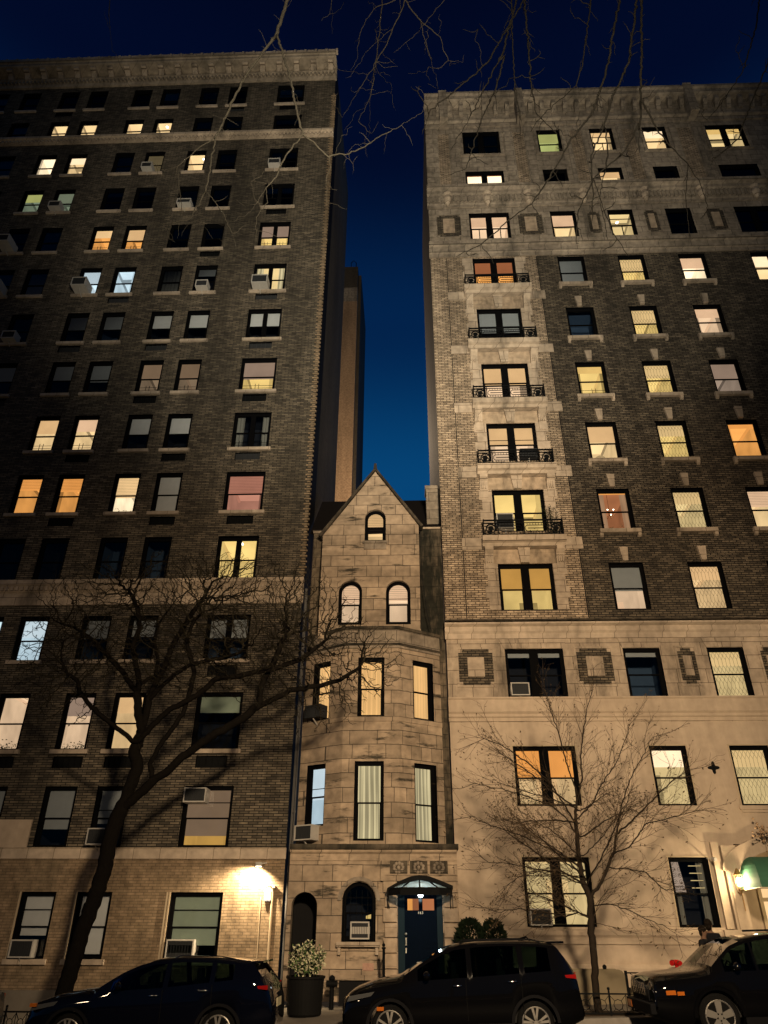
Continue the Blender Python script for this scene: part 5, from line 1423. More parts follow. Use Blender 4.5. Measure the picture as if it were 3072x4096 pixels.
ac_at('Z', 10, 'L', 'bulky white air conditioner sticking far out of dark window at left edge, fifth row down', 'l', w=0.6, h=0.45, dep=0.75)
ac_at('F', 9, 'L', 'boxy air conditioner in yellow lit double window right of brown brick block', 'l', w=0.72, h=0.5, dep=0.5)
ac_at('E', 9, 'L', 'white air conditioner centred in dark window beside the yellow lit double window', 'c', w=0.55)
ac_at('B', 9, 'L', 'large white air conditioner in cool white lit window with stripes', 'l', w=0.66, h=0.5, dep=0.6)
ac_at('Z', 9, 'L', 'white air conditioner at left picture edge in the row of cool white windows', 'r', w=0.6, h=0.5, dep=0.6)
ac_at('A', 8, 'L', 'white air conditioner alone in black window near left edge, seventh row from top', 'l', w=0.6, h=0.42)
ac_at('F', 1, 'L', 'white air conditioner set high in the second floor window above the floodlight', 'l', w=0.68, h=0.42, top=True, brackets=False)
ac_at('E', 1, 'L', 'white air conditioner half hidden behind the leaning tree trunk, second floor', 'l', w=0.58, h=0.46)
ac_at('F', 0, 'L', 'wide white framed air conditioner in green shaded window above the left car roof', 'l', w=0.78, h=0.46, brackets=False, dep=0.12)
ac_at('D', 0, 'L', 'white ribbed air conditioner in ground floor window at bottom left', 'l', w=0.66, h=0.44, dep=0.2)
U_ = 'of the stone block'
ac_at('G', 7, 'R', 'dark air conditioner behind balcony railing in orange double window '+U_, 'r', w=0.66, h=0.42, dep=0.2, dark=True)
ac_at('G', 6, 'R', 'white air conditioner topped with plants in yellow balcony window '+U_, 'l', w=0.62, h=0.62, dep=0.2)
ac_at('G', 4, 'R', 'white framed air conditioner in dark double window beside brick panels '+U_, 'l', w=0.60, h=0.42, dep=0.2)
ac_at('G', 2, 'R', 'white framed air conditioner in ground floor double window behind the young tree', 'l', w=0.60, h=0.42, dep=0.2)
make_ac(-1.68, GY+0.02, 1.52, 0.52, 0.42, 'pale framed air conditioner at the foot of the dark arched townhouse window', dep=0.10, brackets=False)
ang_l = math.atan2(BY-23.76, P[1][0]-P[0][0])
make_ac(P[0][0]+0.20*math.cos(ang_l)+0.0, 23.76+0.20*math.sin(ang_l)-0.02, 4.02, 0.66, 0.42, 'white air conditioner on slanted strut below the blue lit bay window of the townhouse', rz=ang_l, dep=0.34)
make_ac(P[0][0]+0.30*math.cos(ang_l), 23.76+0.30*math.sin(ang_l)-0.02, 7.60, 0.62, 0.40, 'dark air conditioner at the foot of the golden bay window behind twigs', rz=ang_l, dep=0.30, dark=True)

# ------------------------------------------------------------------ fittings on the walls
t = thing('wall_floodlight', 'small bright floodlight on bracket throwing a white patch on the pale brick', 'wall lamp', (-4.45, 23.35, 3.36))
b = MB(); b.box(-0.09, 0.09, -0.02, 0.10, -0.02, 0.09); b.tube([(0.1, 0.15, 0.06), (0.22, 0.05, 0.07), (0.06, 0.0, 0.05)], 0.018, 6); b.build('housing', ac_white, t, bevel=0.01)
b = MB(); b.box(-0.08, 0.08, -0.025, 0.07, -0.033, -0.021); b.build('lens', bulb, t)
lamp('flood_beam', 'SPOT', (0, -0.10, -0.06), 52, (1.0, 0.78, 0.50), 0.03, None, 150, 0.35, parent=t) if False else None
fl = lamp('flood_beam', 'SPOT', (-4.45, 23.12, 3.30), 900, (1.0, 0.76, 0.46), 0.04, (-4.75, 23.48, 2.2), 150, 0.6)
b = MB(); b.tube([(-4.33, 23.46, 2.55), (-4.30, 23.46, 0.2)], 0.014, 6); tag(b.build('thin_conduit', pipe_paint), 'thin painted conduit running down pale brick below the floodlight', 'conduit')
b = MB(); b.tube([(-4.00, 23.45, 2.80), (-4.00, 23.45, -0.1)], 0.035, 8); b.box(-4.05, -3.93, 23.36, 23.49, 2.78, 2.84); b.tube([(-3.98, 23.44, 2.84), (-4.2, 23.2, 2.80)], 0.02, 5)
tag(b.build('thick_conduit', pipe_paint), 'thicker painted standpipe with hooked head beside the wall notice', 'conduit')
t = thing('wall_notice', 'small white wall notice with dark mark, fixed beside the floodlight', 'sign', (-4.13, 23.44, 2.60))
b = MB(); b.box(-0.09, 0.09, -0.04, 0.05, -0.16, 0.14); b.build('panel', plain('sign_white', (0.7, 0.7, 0.72), 0.5, noise=0.03), t)
b = MB(); b.box(-0.04, 0.04, -0.043, -0.0405, 0.02, 0.035); b.box(-0.09, 0.09, -0.043, -0.0405, -0.155, -0.12); b.build('mark', plain('sign_grey', (0.12, 0.12, 0.16), 0.5), t)
b = MB(); b.tube([(-3.57, 23.52, 12.2), (-3.57, 23.52, -0.2)], 0.055, 8); tag(b.build('downpipe', pipe_metal), 'wide grey downpipe in the slot between brick block and townhouse', 'pipe')
b = MB(); b.tube([(-3.48, 23.30, 8.0), (-3.48, 23.30, 0.3)], 0.022, 6)
for z in (1.5, 4.8, 7.0): b.tube([(-3.48, 23.30, z), (-3.48, 23.30, z+0.05)], 0.04, 6)
tag(b.build('conduit', pipe_metal), 'thin steel conduit with couplings running beside the grey downpipe', 'conduit')
b = MB(); pts = [(0.50, UY-0.03, 14.5), (0.53, 23.3, 12.5), (0.66, 23.3, 11.2), (0.80, 23.3, 10.5)]; b.tube(pts, 0.014, 4)
b.tube([(0.47, 23.3, 12.6), (0.44, 23.3, 10.6)], 0.010, 4)
tag(b.build('slack_cable', coal_black), 'black cable hanging slack down the stained right flank of the gable', 'cable')
t = thing('anchor_plate', 'black four pointed star anchor plate on the stucco wall between two windows', 'anchor plate', (9.32, FY, 6.09))
b = MB(); pts = []
for k in range(32):
    a = k*2*PI/32; rr = 0.085+0.105*abs(math.cos(2*a))**3; pts.append((rr*math.cos(a)*0.95, rr*math.sin(a)))
b.prism(pts, -0.04, 0.0); b.build('plate', iron, t)
b = MB(); b.ball((0, -0.05, 0), 0.03, 8); b.build('bolt', iron, t)
t = thing('security_camera', 'small white tube camera on a long bracket over the entrance side window', 'camera', (8.62, 23.1, 3.55))
b = MB(); b.tube([(-0.05, 0.38, 0.02), (0, 0.0, 0.0)], 0.015, 5); b.tube([(0.0, 0.06, -0.02), (0.02, -0.10, -0.04)], 0.05, 10); b.build('camera_body', ac_white, t)
# wall lantern by the entrance
t = thing('wall_lantern', 'ornate wall lantern glowing white beside the arched entrance on the right', 'wall lamp', (9.20, 23.10, 2.95))
b = MB(); b.tube([(0, 0.22, -0.25), (0, 0.05, -0.30), (0, 0, -0.22)], 0.02, 6); b.tube([(0, 0, -0.24), (0, 0, -0.19)], [0.05, 0.09], 8); b.tube([(0, 0, 0.17), (0, 0, 0.25), (0, 0, 0.34)], [0.12, 0.07, 0.015], 6); b.tube([(0.02, 0.02, -0.25), (0.02, 0.02, -0.72)], 0.012, 5)
for k in range(6):
    a = k*PI/3; b.tube([(0.085*math.cos(a), 0.085*math.sin(a), -0.19), (0.11*math.cos(a), 0.11*math.sin(a), 0.17)], 0.008, 4)
b.build('lantern_frame', plain('lantern_brass', (0.25, 0.15, 0.06), 0.5, 0.5), t)
b = MB(); b.tube([(0, 0, -0.12), (0, 0, 0.10)], [0.05, 0.06], 8); b.build('lantern_glass', bulb, t)
lamp('lantern_light', 'POINT', (9.20, 22.95, 2.97), 150, (1.0, 0.74, 0.42), 0.06)
# green entrance awning
t = thing('entrance_awning', 'rounded green canvas awning over the entrance at the right edge', 'awning', (9.30, 23.4, 2.75))
b = MB(); n = 10
for k in range(n):
    def arc(k, x): a = (PI/2)*k/n; return (x+0.55*(1-math.cos(a*0.9)) if x < 1 else x, -1.45*math.cos(a), 0.85*math.sin(a))
    p, q = arc(k, 0), arc(k+1, 0)
    b.face([p, (4.5, p[1], p[2]), (4.5, q[1], q[2]), q]); b.face([(p[0], p[1], p[2]), q, (q[0], 0.05, q[2]), (p[0], 0.05, p[2])])
green = plain('awning_green', (0.055, 0.15, 0.095), 0.8, noise=0.15, scale=2)
cn = b.build('canvas', green, t, smooth=True)
b = MB(); b.tube([(0, -1.45, 0), (4.5, -1.45, 0)], 0.022, 6); b.tube([(0, -1.45, 0), (0, 0.05, 0)], 0.022, 6); b.build('awning_rail', plain('rail_cream', (0.6, 0.5, 0.35), 0.5), t)
b = MB(); b.tube([(0.62, -1.2, 0), (0.62, -1.2, -2.55)], 0.03, 8); b.build('awning_post', pipe_paint, t)
lamp('porch_light', 'POINT', (10.4, 22.9, 2.6), 60, (1.0, 0.70, 0.36), 0.1)
t = thing('dried_flower_cluster', 'clump of pale dried blossoms hanging above the green awning', 'plant', (10.25, 22.9, 4.15))
b = MB(); rs = random.Random(9)
for k in range(70):
    p = Vector((rs.gauss(0, 0.28), rs.gauss(0, 0.15), rs.gauss(0, 0.18))); b.ball(p, rs.uniform(0.025, 0.055), 5)
b.build('blossoms', plain('blossom', (0.35, 0.24, 0.15), 0.9, noise=0.4, scale=20), t)
b = MB()
for k in range(14): b.tube([(0.1, 0.6, -0.1), (rs.gauss(0, 0.25), rs.gauss(0, 0.15), rs.gauss(0, 0.2))], 0.008, 3)
b.build('stems', bark_dark, t)
# balcony plant
t = thing('balcony_plant', 'dark bushy plant spilling over the right end of the third balcony', 'plant', (5.25, 23.2, 14.3))
b = MB(); rs = random.Random(3)
for k in range(420):
    u = rs.random(); p = Vector((rs.gauss(0, 0.16)+0.1*(1-u), rs.gauss(0, 0.1), -0.15+u*1.15)); a = Vector([rs.gauss(0, 1) for _ in range(3)]).normalized()*0.06; c_ = a.orthogonal().normalized()*0.02
    b.face([p, p+a*0.5+c_, p+a, p+a*0.5-c_])
b.build('foliage', plain('leaf_shadow', (0.025, 0.035, 0.015), 0.8, noise=0.4, scale=12), t)
b = MB(); b.tube([(0, 0, -0.25), (0.02, 0, 0.9)], 0.012, 4); b.build('stem', bark_dark, t)

# ------------------------------------------------------------------ things on the pavement
def road_z(x): return -0.14+0.027*x
def pave_z(x): return 0.06+0.027*x
t = thing('planter_tub', 'large round black planter tub standing on the pavement between two parked cars', 'planter', (-2.55, 20.5, pave_z(-2.55)))
b = MB(); prof = [(0.36, 0.0), (0.40, 0.05), (0.43, 0.55), (0.44, 0.74), (0.47, 0.75), (0.47, 0.80), (0.42, 0.80), (0.41, 0.70)]
n = 32
for (r0, z0), (r1, z1) in zip(prof, prof[1:]):
    for k in range(n):
        a, c = 2*PI*k/n, 2*PI*(k+1)/n
        b.face([(r0*math.cos(a), r0*math.sin(a), z0), (r0*math.cos(c), r0*math.sin(c), z0), (r1*math.cos(c), r1*math.sin(c), z1), (r1*math.cos(a), r1*math.sin(a), z1)])
b.build('tub', plain('tub_black', (0.008, 0.008, 0.008), 0.6), t)
b = MB(); b.tube([(0, 0, 0.70), (0, 0, 0.76)], 0.41, 24); b.build('soil', soil, t)
t = thing('variegated_shrub', 'cream and green leaved shrub growing in the black planter tub', 'shrub', (-2.55, 20.5, pave_z(-2.55)+0.75))
rs = random.Random(21); st = MB(); lf = MB(); lf2 = MB()
for k in range(80):
    a = rs.random()*2*PI; lean = rs.random()**0.7; hgt = rs.uniform(0.22, 0.80)*(1-0.45*lean)+0.05
    base = Vector((0.15*math.cos(a), 0.15*math.sin(a), 0)); tipp = Vector((0.08+(0.50*lean)*math.cos(a), 0.42*lean*math.sin(a), hgt+0.08))
    tipp.x -= 0.1
    st.tube([base, (base+tipp)/2+Vector((0, 0, 0.04)), tipp], 0.006, 3)
    for q in range(16):
        u = rs.uniform(0.25, 1.05); p = base.lerp(tipp, u)+Vector([rs.gauss(0, 0.035) for _ in range(3)])
        a_ = Vector([rs.gauss(0, 1) for _ in range(3)]).normalized()*rs.uniform(0.05, 0.12); c_ = a_.orthogonal().normalized()*0.022
        (lf if rs.random() < 0.62 else lf2).face([p, p+a_*0.5+c_, p+a_, p+a_*0.5-c_])
st.build('stems', bark_dark, t); fo = lf.build('foliage', plain('leaf_cream', (0.50, 0.48, 0.32), 0.6, noise=0.4, scale=30), t)
lf2.build('green_leaves', plain('leaf_green', (0.07, 0.12, 0.04), 0.6, noise=0.4, scale=30), fo)
def evergreen(x, y, r_, z0, z1, label, seed):
    t = thing('evergreen_shrub', label, 'shrub', (x, y, z0), 'clipped evergreens by the townhouse door')
    rs = random.Random(seed); b = MB(); H = z1-z0
    for k in range(2600):
        u = rs.random()**0.8; a = rs.random()*2*PI
        rr = r_*min(1.0, 1.15*math.sqrt(max(0, 1-u**2.2)))*(0.75+0.28*rs.random()+0.06*math.sin(a*5+u*9))
        p = Vector((rr*math.cos(a), rr*math.sin(a), u*H)); o_ = Vector((math.cos(a), math.sin(a), 0.8)).normalized()*rs.uniform(0.05, 0.12)+Vector([rs.gauss(0, 0.03) for _ in range(3)])
        c_ = o_.orthogonal().normalized()*0.03
        b.face([p, p+o_*0.5+c_, p+o_, p+o_*0.5-c_])
    b.build('foliage', MATS.get('evergreen_leaf') or plain('evergreen_leaf', (0.008, 0.014, 0.007), 0.8, noise=0.5, scale=14), t)
    b = MB(); b.tube([(0, 0, 0), (0, 0, H*0.85)], [0.04, 0.02], 6); b.build('stem', bark_dark, t)
    b = MB(); b.tube([(0, 0, -0.45), (0, 0, 0.02)], [0.22, 0.28], 14); b.build('pot', MATS['tub_black'], t)
evergreen(1.50, 21.8, 0.40, 0.55, 1.97, 'dark rounded evergreen shrub next to the townhouse door, left one of two', 1)
evergreen(2.12, 21.9, 0.38, 0.55, 1.95, 'dark pointed evergreen shrub against the stucco wall, right one of two', 2)
# stair newels with railings
def newel(x, y, h, label, name='iron_newel_post'):
    t = thing(name, label, 'railing post', (x, y, pave_z(x)), 'iron newel posts at the townhouse stoop')
    b = MB(); b.tube([(0, 0, 0), (0, 0, h-0.12)], 0.035, 8); b.tube([(0, 0, h-0.14), (0, 0, h-0.10)], 0.055, 8); b.build('post', iron, t)
    b = MB(); b.ball((0, 0, h-0.055), 0.045, 8); b.tube([(0, 0, h-0.03), (0, 0, h+0.05)], [0.02, 0.002], 6); b.build('finial', iron, t)
    b = MB(); b.box(-0.012, 0.012, 0, 0.85, h-0.28, h-0.25); b.box(-0.012, 0.012, 0, 0.85, 0.15, 0.18)
    for k in range(6): b.tube([(0, 0.08+k*0.13, 0.18), (0, 0.08+k*0.13, h-0.28)], 0.008, 4)
    b.build('stair_rail', iron, t)
newel(-0.73, 21.8, 1.42, 'black iron newel post with finial left of the blue door')
newel(1.12, 21.7, 1.46, 'black iron newel post with finial right of the blue door by the evergreens')
t = thing('gas_lamp_post', 'squat black post with round heads on the pavement behind planter tub', 'post', (-2.05, 21.9, pave_z(-2)))
b = MB(); b.tube([(0, 0, 0), (0, 0, 0.55)], 0.06, 10); b.build('post', iron, t)
b = MB(); b.tube([(-0.14, -0.05, 0.55), (0.14, -0.05, 0.55)], 0.075, 10); b.ball((0, -0.02, 0.66), 0.08, 8); b.build('twin_head', iron, t)
t['label'] = 'squat black twin headed hose connection post behind planter tub'; t['category'] = 'hose connection'; t.name = 'hose_connection'
# red standpipe
t = thing('red_standpipe', 'bright red two headed fire standpipe against the stucco plinth', 'standpipe', (7.0, 22.9, pave_z(7)))
b = MB(); b.tube([(0.03, 0, 0), (0.03, 0, 0.55), (0.02, 0, 0.72), (-0.04, -0.04, 0.80)], [0.05, 0.05, 0.055, 0.06], 10); b.build('pipe', plain('fire_red', (0.45, 0.012, 0.012), 0.4), t)
b = MB(); b.tube([(-0.02, 0.0, 0.78), (-0.14, -0.10, 0.76)], [0.06, 0.065], 10); b.tube([(0.04, 0.0, 0.78), (0.08, -0.13, 0.75)], [0.06, 0.065], 10); b.build('hose_outlet', MATS['fire_red'], t)
b = MB(); b.tube([(-0.10, -0.06, 0.77), (-0.115, -0.075, 0.768)], 0.070, 10); b.build('collar', iron, t)
# low stucco areaway wall, railing and gate behind the young tree
t = thing('areaway_wall', 'low beige rounded wall behind the young tree trunk', 'wall', (4.0, 21.5, 0.1))
b = MB()
pts = [(3.6, -0.2), (5.24, -0.2), (5.24, 0.80), (5.20, 0.86), (5.12, 0.885), (4.0, 0.885), (3.7, 0.88), (3.6, 0.86)]
b.prism([(x-4.0, z-0.1) for x, z in pts], 0, 0.35); b.build('wall_block', plain('beige_render', (0.20, 0.165, 0.11), 0.9, noise=0.2, scale=2), t, bevel=0.03)
b = MB(); b.ball((0.82, 0.1, 0.86), 0.055, 10, (1, 1, 1.1)); b.tube([(0.82, 0.1, 0.78), (0.82, 0.1, 0.82)], 0.05, 10); b.build('ball_finial', iron, t)
t = thing('areaway_railing', 'black iron railing with flat rails between beige wall and right car', 'railing', (5.3, 21.5, 0.15))
b = MB(); b.box(-0.03, 0.03, -0.03, 0.03, -0.3, 0.74); b.box(2.2, 2.25, -0.02, 0.02, -0.3, 0.74); b.build('post', iron, t)
b = MB(); b.box(0.031, 2.199, -0.02, 0.02, 0.68, 0.71); b.box(0.031, 2.199, -0.012, 0.012, 0.26, 0.29); b.box(0.031, 2.199, -0.012, 0.012, -0.12, -0.09); b.build('rail', iron, t)
b = MB()
for k in range(3): b.tube([(0.1+k*0.7, 0, 0.68), (0.42+k*0.7, 0, 0.54), (0.75+k*0.7, 0, 0.68)], 0.010, 4); b.tube([(0.42+k*0.7, 0, 0.68), (0.42+k*0.7, 0, 0.3)], 0.008, 4)
b.build('infill', iron, t)
# tree guards
def guard(x0, x1, y, h, label, n):
    t = thing('tree_guard', label, 'tree guard', (x0, y, pave_z(x0)), 'tree pit guards')
    W_ = x1-x0; b = MB(); D_ = 0.9
    for xx in (0, W_/2, W_):
        b.box(xx-0.018, xx+0.018, -0.018, 0.018, -0.05, h+0.06); b.ball((xx, 0, h+0.09), 0.035, 6)
    for xx in (0, W_): b.box(xx-0.018, xx+0.018, D_-0.018, D_+0.018, -0.05, h+0.06)
    b.build('post', iron, t)
    b = MB(); b.box(0, W_, -0.01, 0.01, h-0.02, h+0.01); b.box(0, W_, -0.01, 0.01, 0.05, 0.075)
    for xx in (0, W_): b.box(xx-0.01, xx+0.01, 0, D_, h-0.02, h+0.01); b.box(xx-0.01, xx+0.01, 0, D_, 0.05, 0.075)
    b.build('rail', iron, t)
    b = MB(); st_ = W_/n
    for k in range(n):
        xx = st_*(k+0.5); rr = st_*0.28
        b.tube([(xx+rr*math.cos(q*PI/4), 0, h*0.52+rr*math.sin(q*PI/4)) for q in range(9)], 0.009, 4, False)
        for q in range(4):
            a = q*PI/2+PI/4; b.tube([(xx+rr*math.cos(a), 0, h*0.52+rr*math.sin(a)), (xx+st_*0.5*(1 if math.cos(a) > 0 else -1), 0, h*0.52+(h*0.42)*(1 if math.sin(a) > 0 else -1))], 0.008, 4)
        b.box(st_*k-0.006, st_*k+0.006, -0.006, 0.006, 0.075, h-0.02)
    b.build('scrollwork', iron, t)
guard(3.55, 4.95, 18.95, 0.42, 'knee high black iron guard with scrollwork round the young tree', 4)
guard(-10.6, -7.25, 18.95, 0.40, 'low iron guard with pickets at the foot of the leaning tree', 14)
b = MB(); b.box(3.6, 4.9, 18.97, 19.8, -0.1, pave_z(4)+0.03); tag(b.build('tree_pit', soil), 'patch of bare soil inside the guard of the young tree', 'tree pit')
b = MB(); b.box(-10.5, -7.3, 18.97, 19.8, -0.5, pave_z(-9)+0.03); tag(b.build('tree_pit', soil), 'patch of bare soil under the leaning tree at bottom left', 'tree pit')

# ------------------------------------------------------------------ cars
black_paint = plain('black_paint', (0.0025, 0.0025, 0.003), 0.035, 0.0, noise=0.05, coat=0.0, spec=0.5)
blue_paint = plain('blue_paint', (0.0018, 0.0024, 0.006), 0.035, 0.0, noise=0.05, spec=0.5)
trim_plastic = plain('trim_plastic', (0.006, 0.006, 0.007), 0.7)
rubber = plain('rubber', (0.006, 0.006, 0.006), 0.85)
alloy = plain('alloy', (0.34, 0.32, 0.29), 0.35, 0.7, noise=0.05)
chrome = plain('chrome', (0.75, 0.74, 0.72), 0.15, 1.0, noise=0.02)
lamp_red = plain('lamp_red', (0.22, 0.006, 0.006), 0.2, coat=1.0)
lamp_clear = plain('lamp_clear', (0.14, 0.145, 0.15), 0.12, 0.6, coat=1.0)
lamp_amber = plain('lamp_amber', (0.38, 0.10, 0.012), 0.3, coat=1.0)
seat_cloth = plain('seat_cloth', (0.02, 0.02, 0.02), 0.9)
car_glass = glass_mat('car_glass', (0.16, 0.23, 0.20), 0.6)
def interp(pts, x):
    if x <= pts[0][0]: return pts[0][1]
    for (a, b), (c, d) in zip(pts, pts[1:]):
        if a <= x <= c: return b+(d-b)*(x-a)/(c-a) if c > a else d
    return pts[-1][1]
def make_car(label, cat, xf, top, L, W, belt, cowl, roof0, roof1, tail, wheels, paint, wins, wr=0.345, rim=0.25, spokes=5, flare=False, group='cars parked along the kerb', near_y=16.45, name='parked_car', boxy=False):
    """local frame: x from nose (0) to tail (L), y across (0 = centre, near side negative), z above the road"""
    ry = -math.atan(0.027)
    t = thing(name, label, cat, (xf, near_y+W/2, road_z(xf)), group); t.rotation_euler = (0, ry, 0)
    xs = sorted(set([round(q*0.05, 3) for q in range(int(L/0.05)+1)]+[L]))
    hw = W/2; rows = []
    for x in xs:
        T = interp(top, x); e = min(x, L-x)
        w = hw*(1-(0.16 if not boxy else 0.07)*max(0, 1-e/0.55)**2)
        cab = cowl < x < tail
        Bz = min(interp(belt, x), T-0.10)
        rise = max(0.0, T-interp(belt, x))
        wt = w*(0.95-0.30*min(1, rise/0.75)) if not boxy else w*(0.95-0.20*min(1, rise/0.75))
        zb = 0.24+0.12*max(0, 1-e/0.35)
        arch = 0
        for wx in wheels:
            d = abs(x-wx)
            if d < wr+0.05: arch = max(arch, wr+math.sqrt((wr+0.05)**2-d*d))
        pts = [(0, zb), (0.80*w, zb), (0.985*w, zb+0.10), (w, 0.55), (0.998*w, Bz-0.14), (0.980*w, Bz), (wt, max(Bz+0.004, T-0.085)), (0.94*wt, T-0.022), (0.55*wt, T+0.004), (0, T+0.012)]
        pts = [(a, max(b, arch) if k < 4 else b) for k, (a, b) in enumerate(pts)]
        rows.append(pts)
    body, gl = MB(), MB()
    for i in range(len(xs)-1):
        xa, xb = xs[i], xs[i+1]; xm = (xa+xb)/2
        for sgn in (-1, 1):
            for k in range(9):
                a, b, c, d = rows[i][k], rows[i][k+1], rows[i+1][k+1], rows[i+1][k]
                q = [(xa, sgn*a[0], a[1]), (xa, sgn*b[0], b[1]), (xb, sgn*c[0], c[1]), (xb, sgn*d[0], d[1])]
                g = False
                if k == 5 and any(w0 < xm < w1 for w0, w1 in wins): g = True
                if k in (7, 8) and (cowl+0.06 < xm < roof0-0.02 or roof1+0.03 < xm < tail-0.12): g = True
                (gl if g else body).face(q)
    for r_, x in ((rows[0], 0.0), (rows[-1], L)):
        for k in range(9):
            body.face([(x, -r_[k][0], r_[k][1]), (x, r_[k][0], r_[k][1]), (x, r_[k+1][0], r_[k+1][1]), (x, -r_[k+1][0], r_[k+1][1])])
    bo = body.build('body', paint, t, smooth=True)
    # merge doubles so shading is smooth
    bm = bmesh.new(); bm.from_mesh(bo.data); bmesh.ops.remove_doubles(bm, verts=bm.verts, dist=0.0008); bmesh.ops.recalc_face_normals(bm, faces=bm.faces); bm.to_mesh(bo.data); bm.free()
    gl.build_each('glazing', car_glass, t)
    b = MB(); b.box(cowl+0.15, tail-0.1, -hw*0.85, hw*0.85, 0.35, interp(belt, cowl+0.3)-0.12)
    for sx in (cowl+0.95, cowl+1.85):
        for sy in (-0.38, 0.38): b.box(sx, sx+0.16, sy-0.24, sy+0.24, 0.6, interp(belt, sx)+0.06); b.box(sx+0.02, sx+0.12, sy-0.12, sy+0.12, interp(belt, sx)+0.061, interp(belt, sx)+0.25)
    b.tube([(cowl+0.55+0.06*math.cos(a*PI/6)*0.5, -0.38+0.18*math.sin(a*PI/6), interp(belt, cowl)-0.02+0.18*math.cos(a*PI/6)) for a in range(13)], 0.015, 5, False)
    b.build('interior', seat_cloth, t)
    for wx in wheels:
        for sgn in (-1, 1):
            w = MB(); y0 = sgn*(hw-0.02); y1 = sgn*(hw-0.24)
            w.tube([(wx, y0-sgn*0.0, wr), (wx, y0-sgn*0.03, wr)], [wr-0.03, wr], 28); w.tube([(wx, y0-sgn*0.03, wr), (wx, y1, wr)], wr, 28)
            wh = w.build('wheel', rubber, t, smooth=False)
            r_ = MB(); yo = y0+sgn*0.004
            r_.tube([(wx+rim*math.cos(a*PI/14), yo, wr+rim*math.sin(a*PI/14)) for a in range(29)], 0.014, 5, False)
            r_.tube([(wx, yo, wr), (wx, yo+sgn*0.012, wr)], 0.045, 12)
            for k in range(spokes):
                a = k*2*PI/spokes+PI/2
                for da in ((-0.10, 0.10) if spokes == 5 and not boxy else (0.0,)):
                    wi = 0.016 if not boxy else 0.045
                    c0, s0 = math.cos(a+da*0.5), math.sin(a+da*0.5); c1, s1 = math.cos(a+da*2), math.sin(a+da*2)
                    n0 = (-s0*wi, c0*wi); n1 = (-s1*wi*1.4, c1*wi*1.4)
                    p = [(wx+c0*0.03+n0[0], wr+s0*0.03+n0[1]), (wx+c0*0.03-n0[0], wr+s0*0.03-n0[1]), (wx+c1*rim-n1[0], wr+s1*rim-n1[1]), (wx+c1*rim+n1[0], wr+s1*rim+n1[1])]
                    r_.prism(p, min(yo, yo+sgn*0.008), max(yo, yo+sgn*0.008))
            r_.build('rim', alloy, wh)
            # arch lining
    for wx in wheels:
        a_ = MB()
        for sgn in (-1, 1):
            pr = [(wx+(wr+0.05+o)*math.cos(q*PI/16), wr+(wr+0.05+o)*math.sin(q*PI/16)) for o in (0.0,) for q in range(17)]
            pr2 = [(wx+(wr+0.11)*math.cos(q*PI/16), wr+(wr+0.10)*math.sin(q*PI/16)) for q in range(17)]
            ya = sgn*(hw-0.03); yb = sgn*(hw+0.022)
            a_.prism(pr+pr2[::-1], min(ya, yb), max(ya, yb))
        a_.build_each('wheel_arch', trim_plastic if flare else paint, t)
    b = MB()
    for sgn in (-1, 1): b.box(wheels[0]+wr+0.08, wheels[1]-wr-0.08, sgn*hw-0.02, sgn*hw+0.012, 0.22, 0.36)
    b.build('sill_trim', trim_plastic, t)
    return t, hw
def car_bits(t, hw, L, belt, cowl, headz, tailz, handles, mirror_x, amber=None, round_lamps=False):
    for sgn in (-1, 1):
        b = MB()
        if round_lamps: b.tube([(0.03, sgn*(hw-0.28), headz), (0.10, sgn*(hw-0.28), headz)], 0.10, 16)
        else: b.prism([(0.10, headz-0.05), (0.55, headz+0.03), (0.62, headz+0.10), (0.14, headz+0.04)], min(sgn*(hw-0.10), sgn*(hw-0.008)), max(sgn*(hw-0.10), sgn*(hw-0.008)))
        b.build('headlight', lamp_clear, t)
        b = MB(); b.prism([(L-0.34, tailz+0.01), (L-0.09, tailz-0.02), (L-0.09, tailz+0.055), (L-0.33, tailz+0.045)], min(sgn*(hw-0.12), sgn*(hw-0.04)), max(sgn*(hw-0.12), sgn*(hw-0.04))); b.build('tail_light', lamp_red, t)
        b = MB(); b.ball((mirror_x, sgn*(hw+0.09), interp(belt, mirror_x)+0.08), 0.10, 10, (0.7, 1.0, 0.75)); b.tube([(mirror_x, sgn*(hw-0.06), interp(belt, mirror_x)+0.02), (mirror_x, sgn*(hw+0.05), interp(belt, mirror_x)+0.06)], 0.02, 6); b.build('wing_mirror', black_paint, t, smooth=True)
        for hx in handles:
            b = MB(); b.tube([(hx-0.09, sgn*(hw+0.002), interp(belt, hx)-0.12), (hx-0.06, sgn*(hw+0.03), interp(belt, hx)-0.118), (hx+0.06, sgn*(hw+0.03), interp(belt, hx)-0.116), (hx+0.09, sgn*(hw+0.002), interp(belt, hx)-0.115)], 0.013, 6); b.build('door_handle', chrome, t, smooth=True)
            b = MB(); b.box(hx+0.16, hx+0.168, sgn*hw-0.012, sgn*hw+0.002, 0.40, interp(belt, hx)-0.03); b.build('door_seam', rubber, t)
        if amber:
            b = MB(); b.box(amber[0], amber[0]+0.13, sgn*hw-0.03, sgn*hw+0.006, amber[1], amber[1]+0.06); b.build('side_reflector', lamp_amber, t)
    b = MB(); b.box(-0.012, 0.0, -0.26, 0.26, 0.42, 0.56); b.box(L, L+0.012, -0.26, 0.26, 0.66, 0.80); b.build('number_plate', plain('plate_cream', (0.5, 0.45, 0.3), 0.5) if 'plate_cream' not in MATS else MATS['plate_cream'], t)
    b = MB(); b.box(-0.02, 0.05, -hw*0.6, hw*0.6, headz-0.22, headz-0.04); b.build('front_grille', trim_plastic, t)
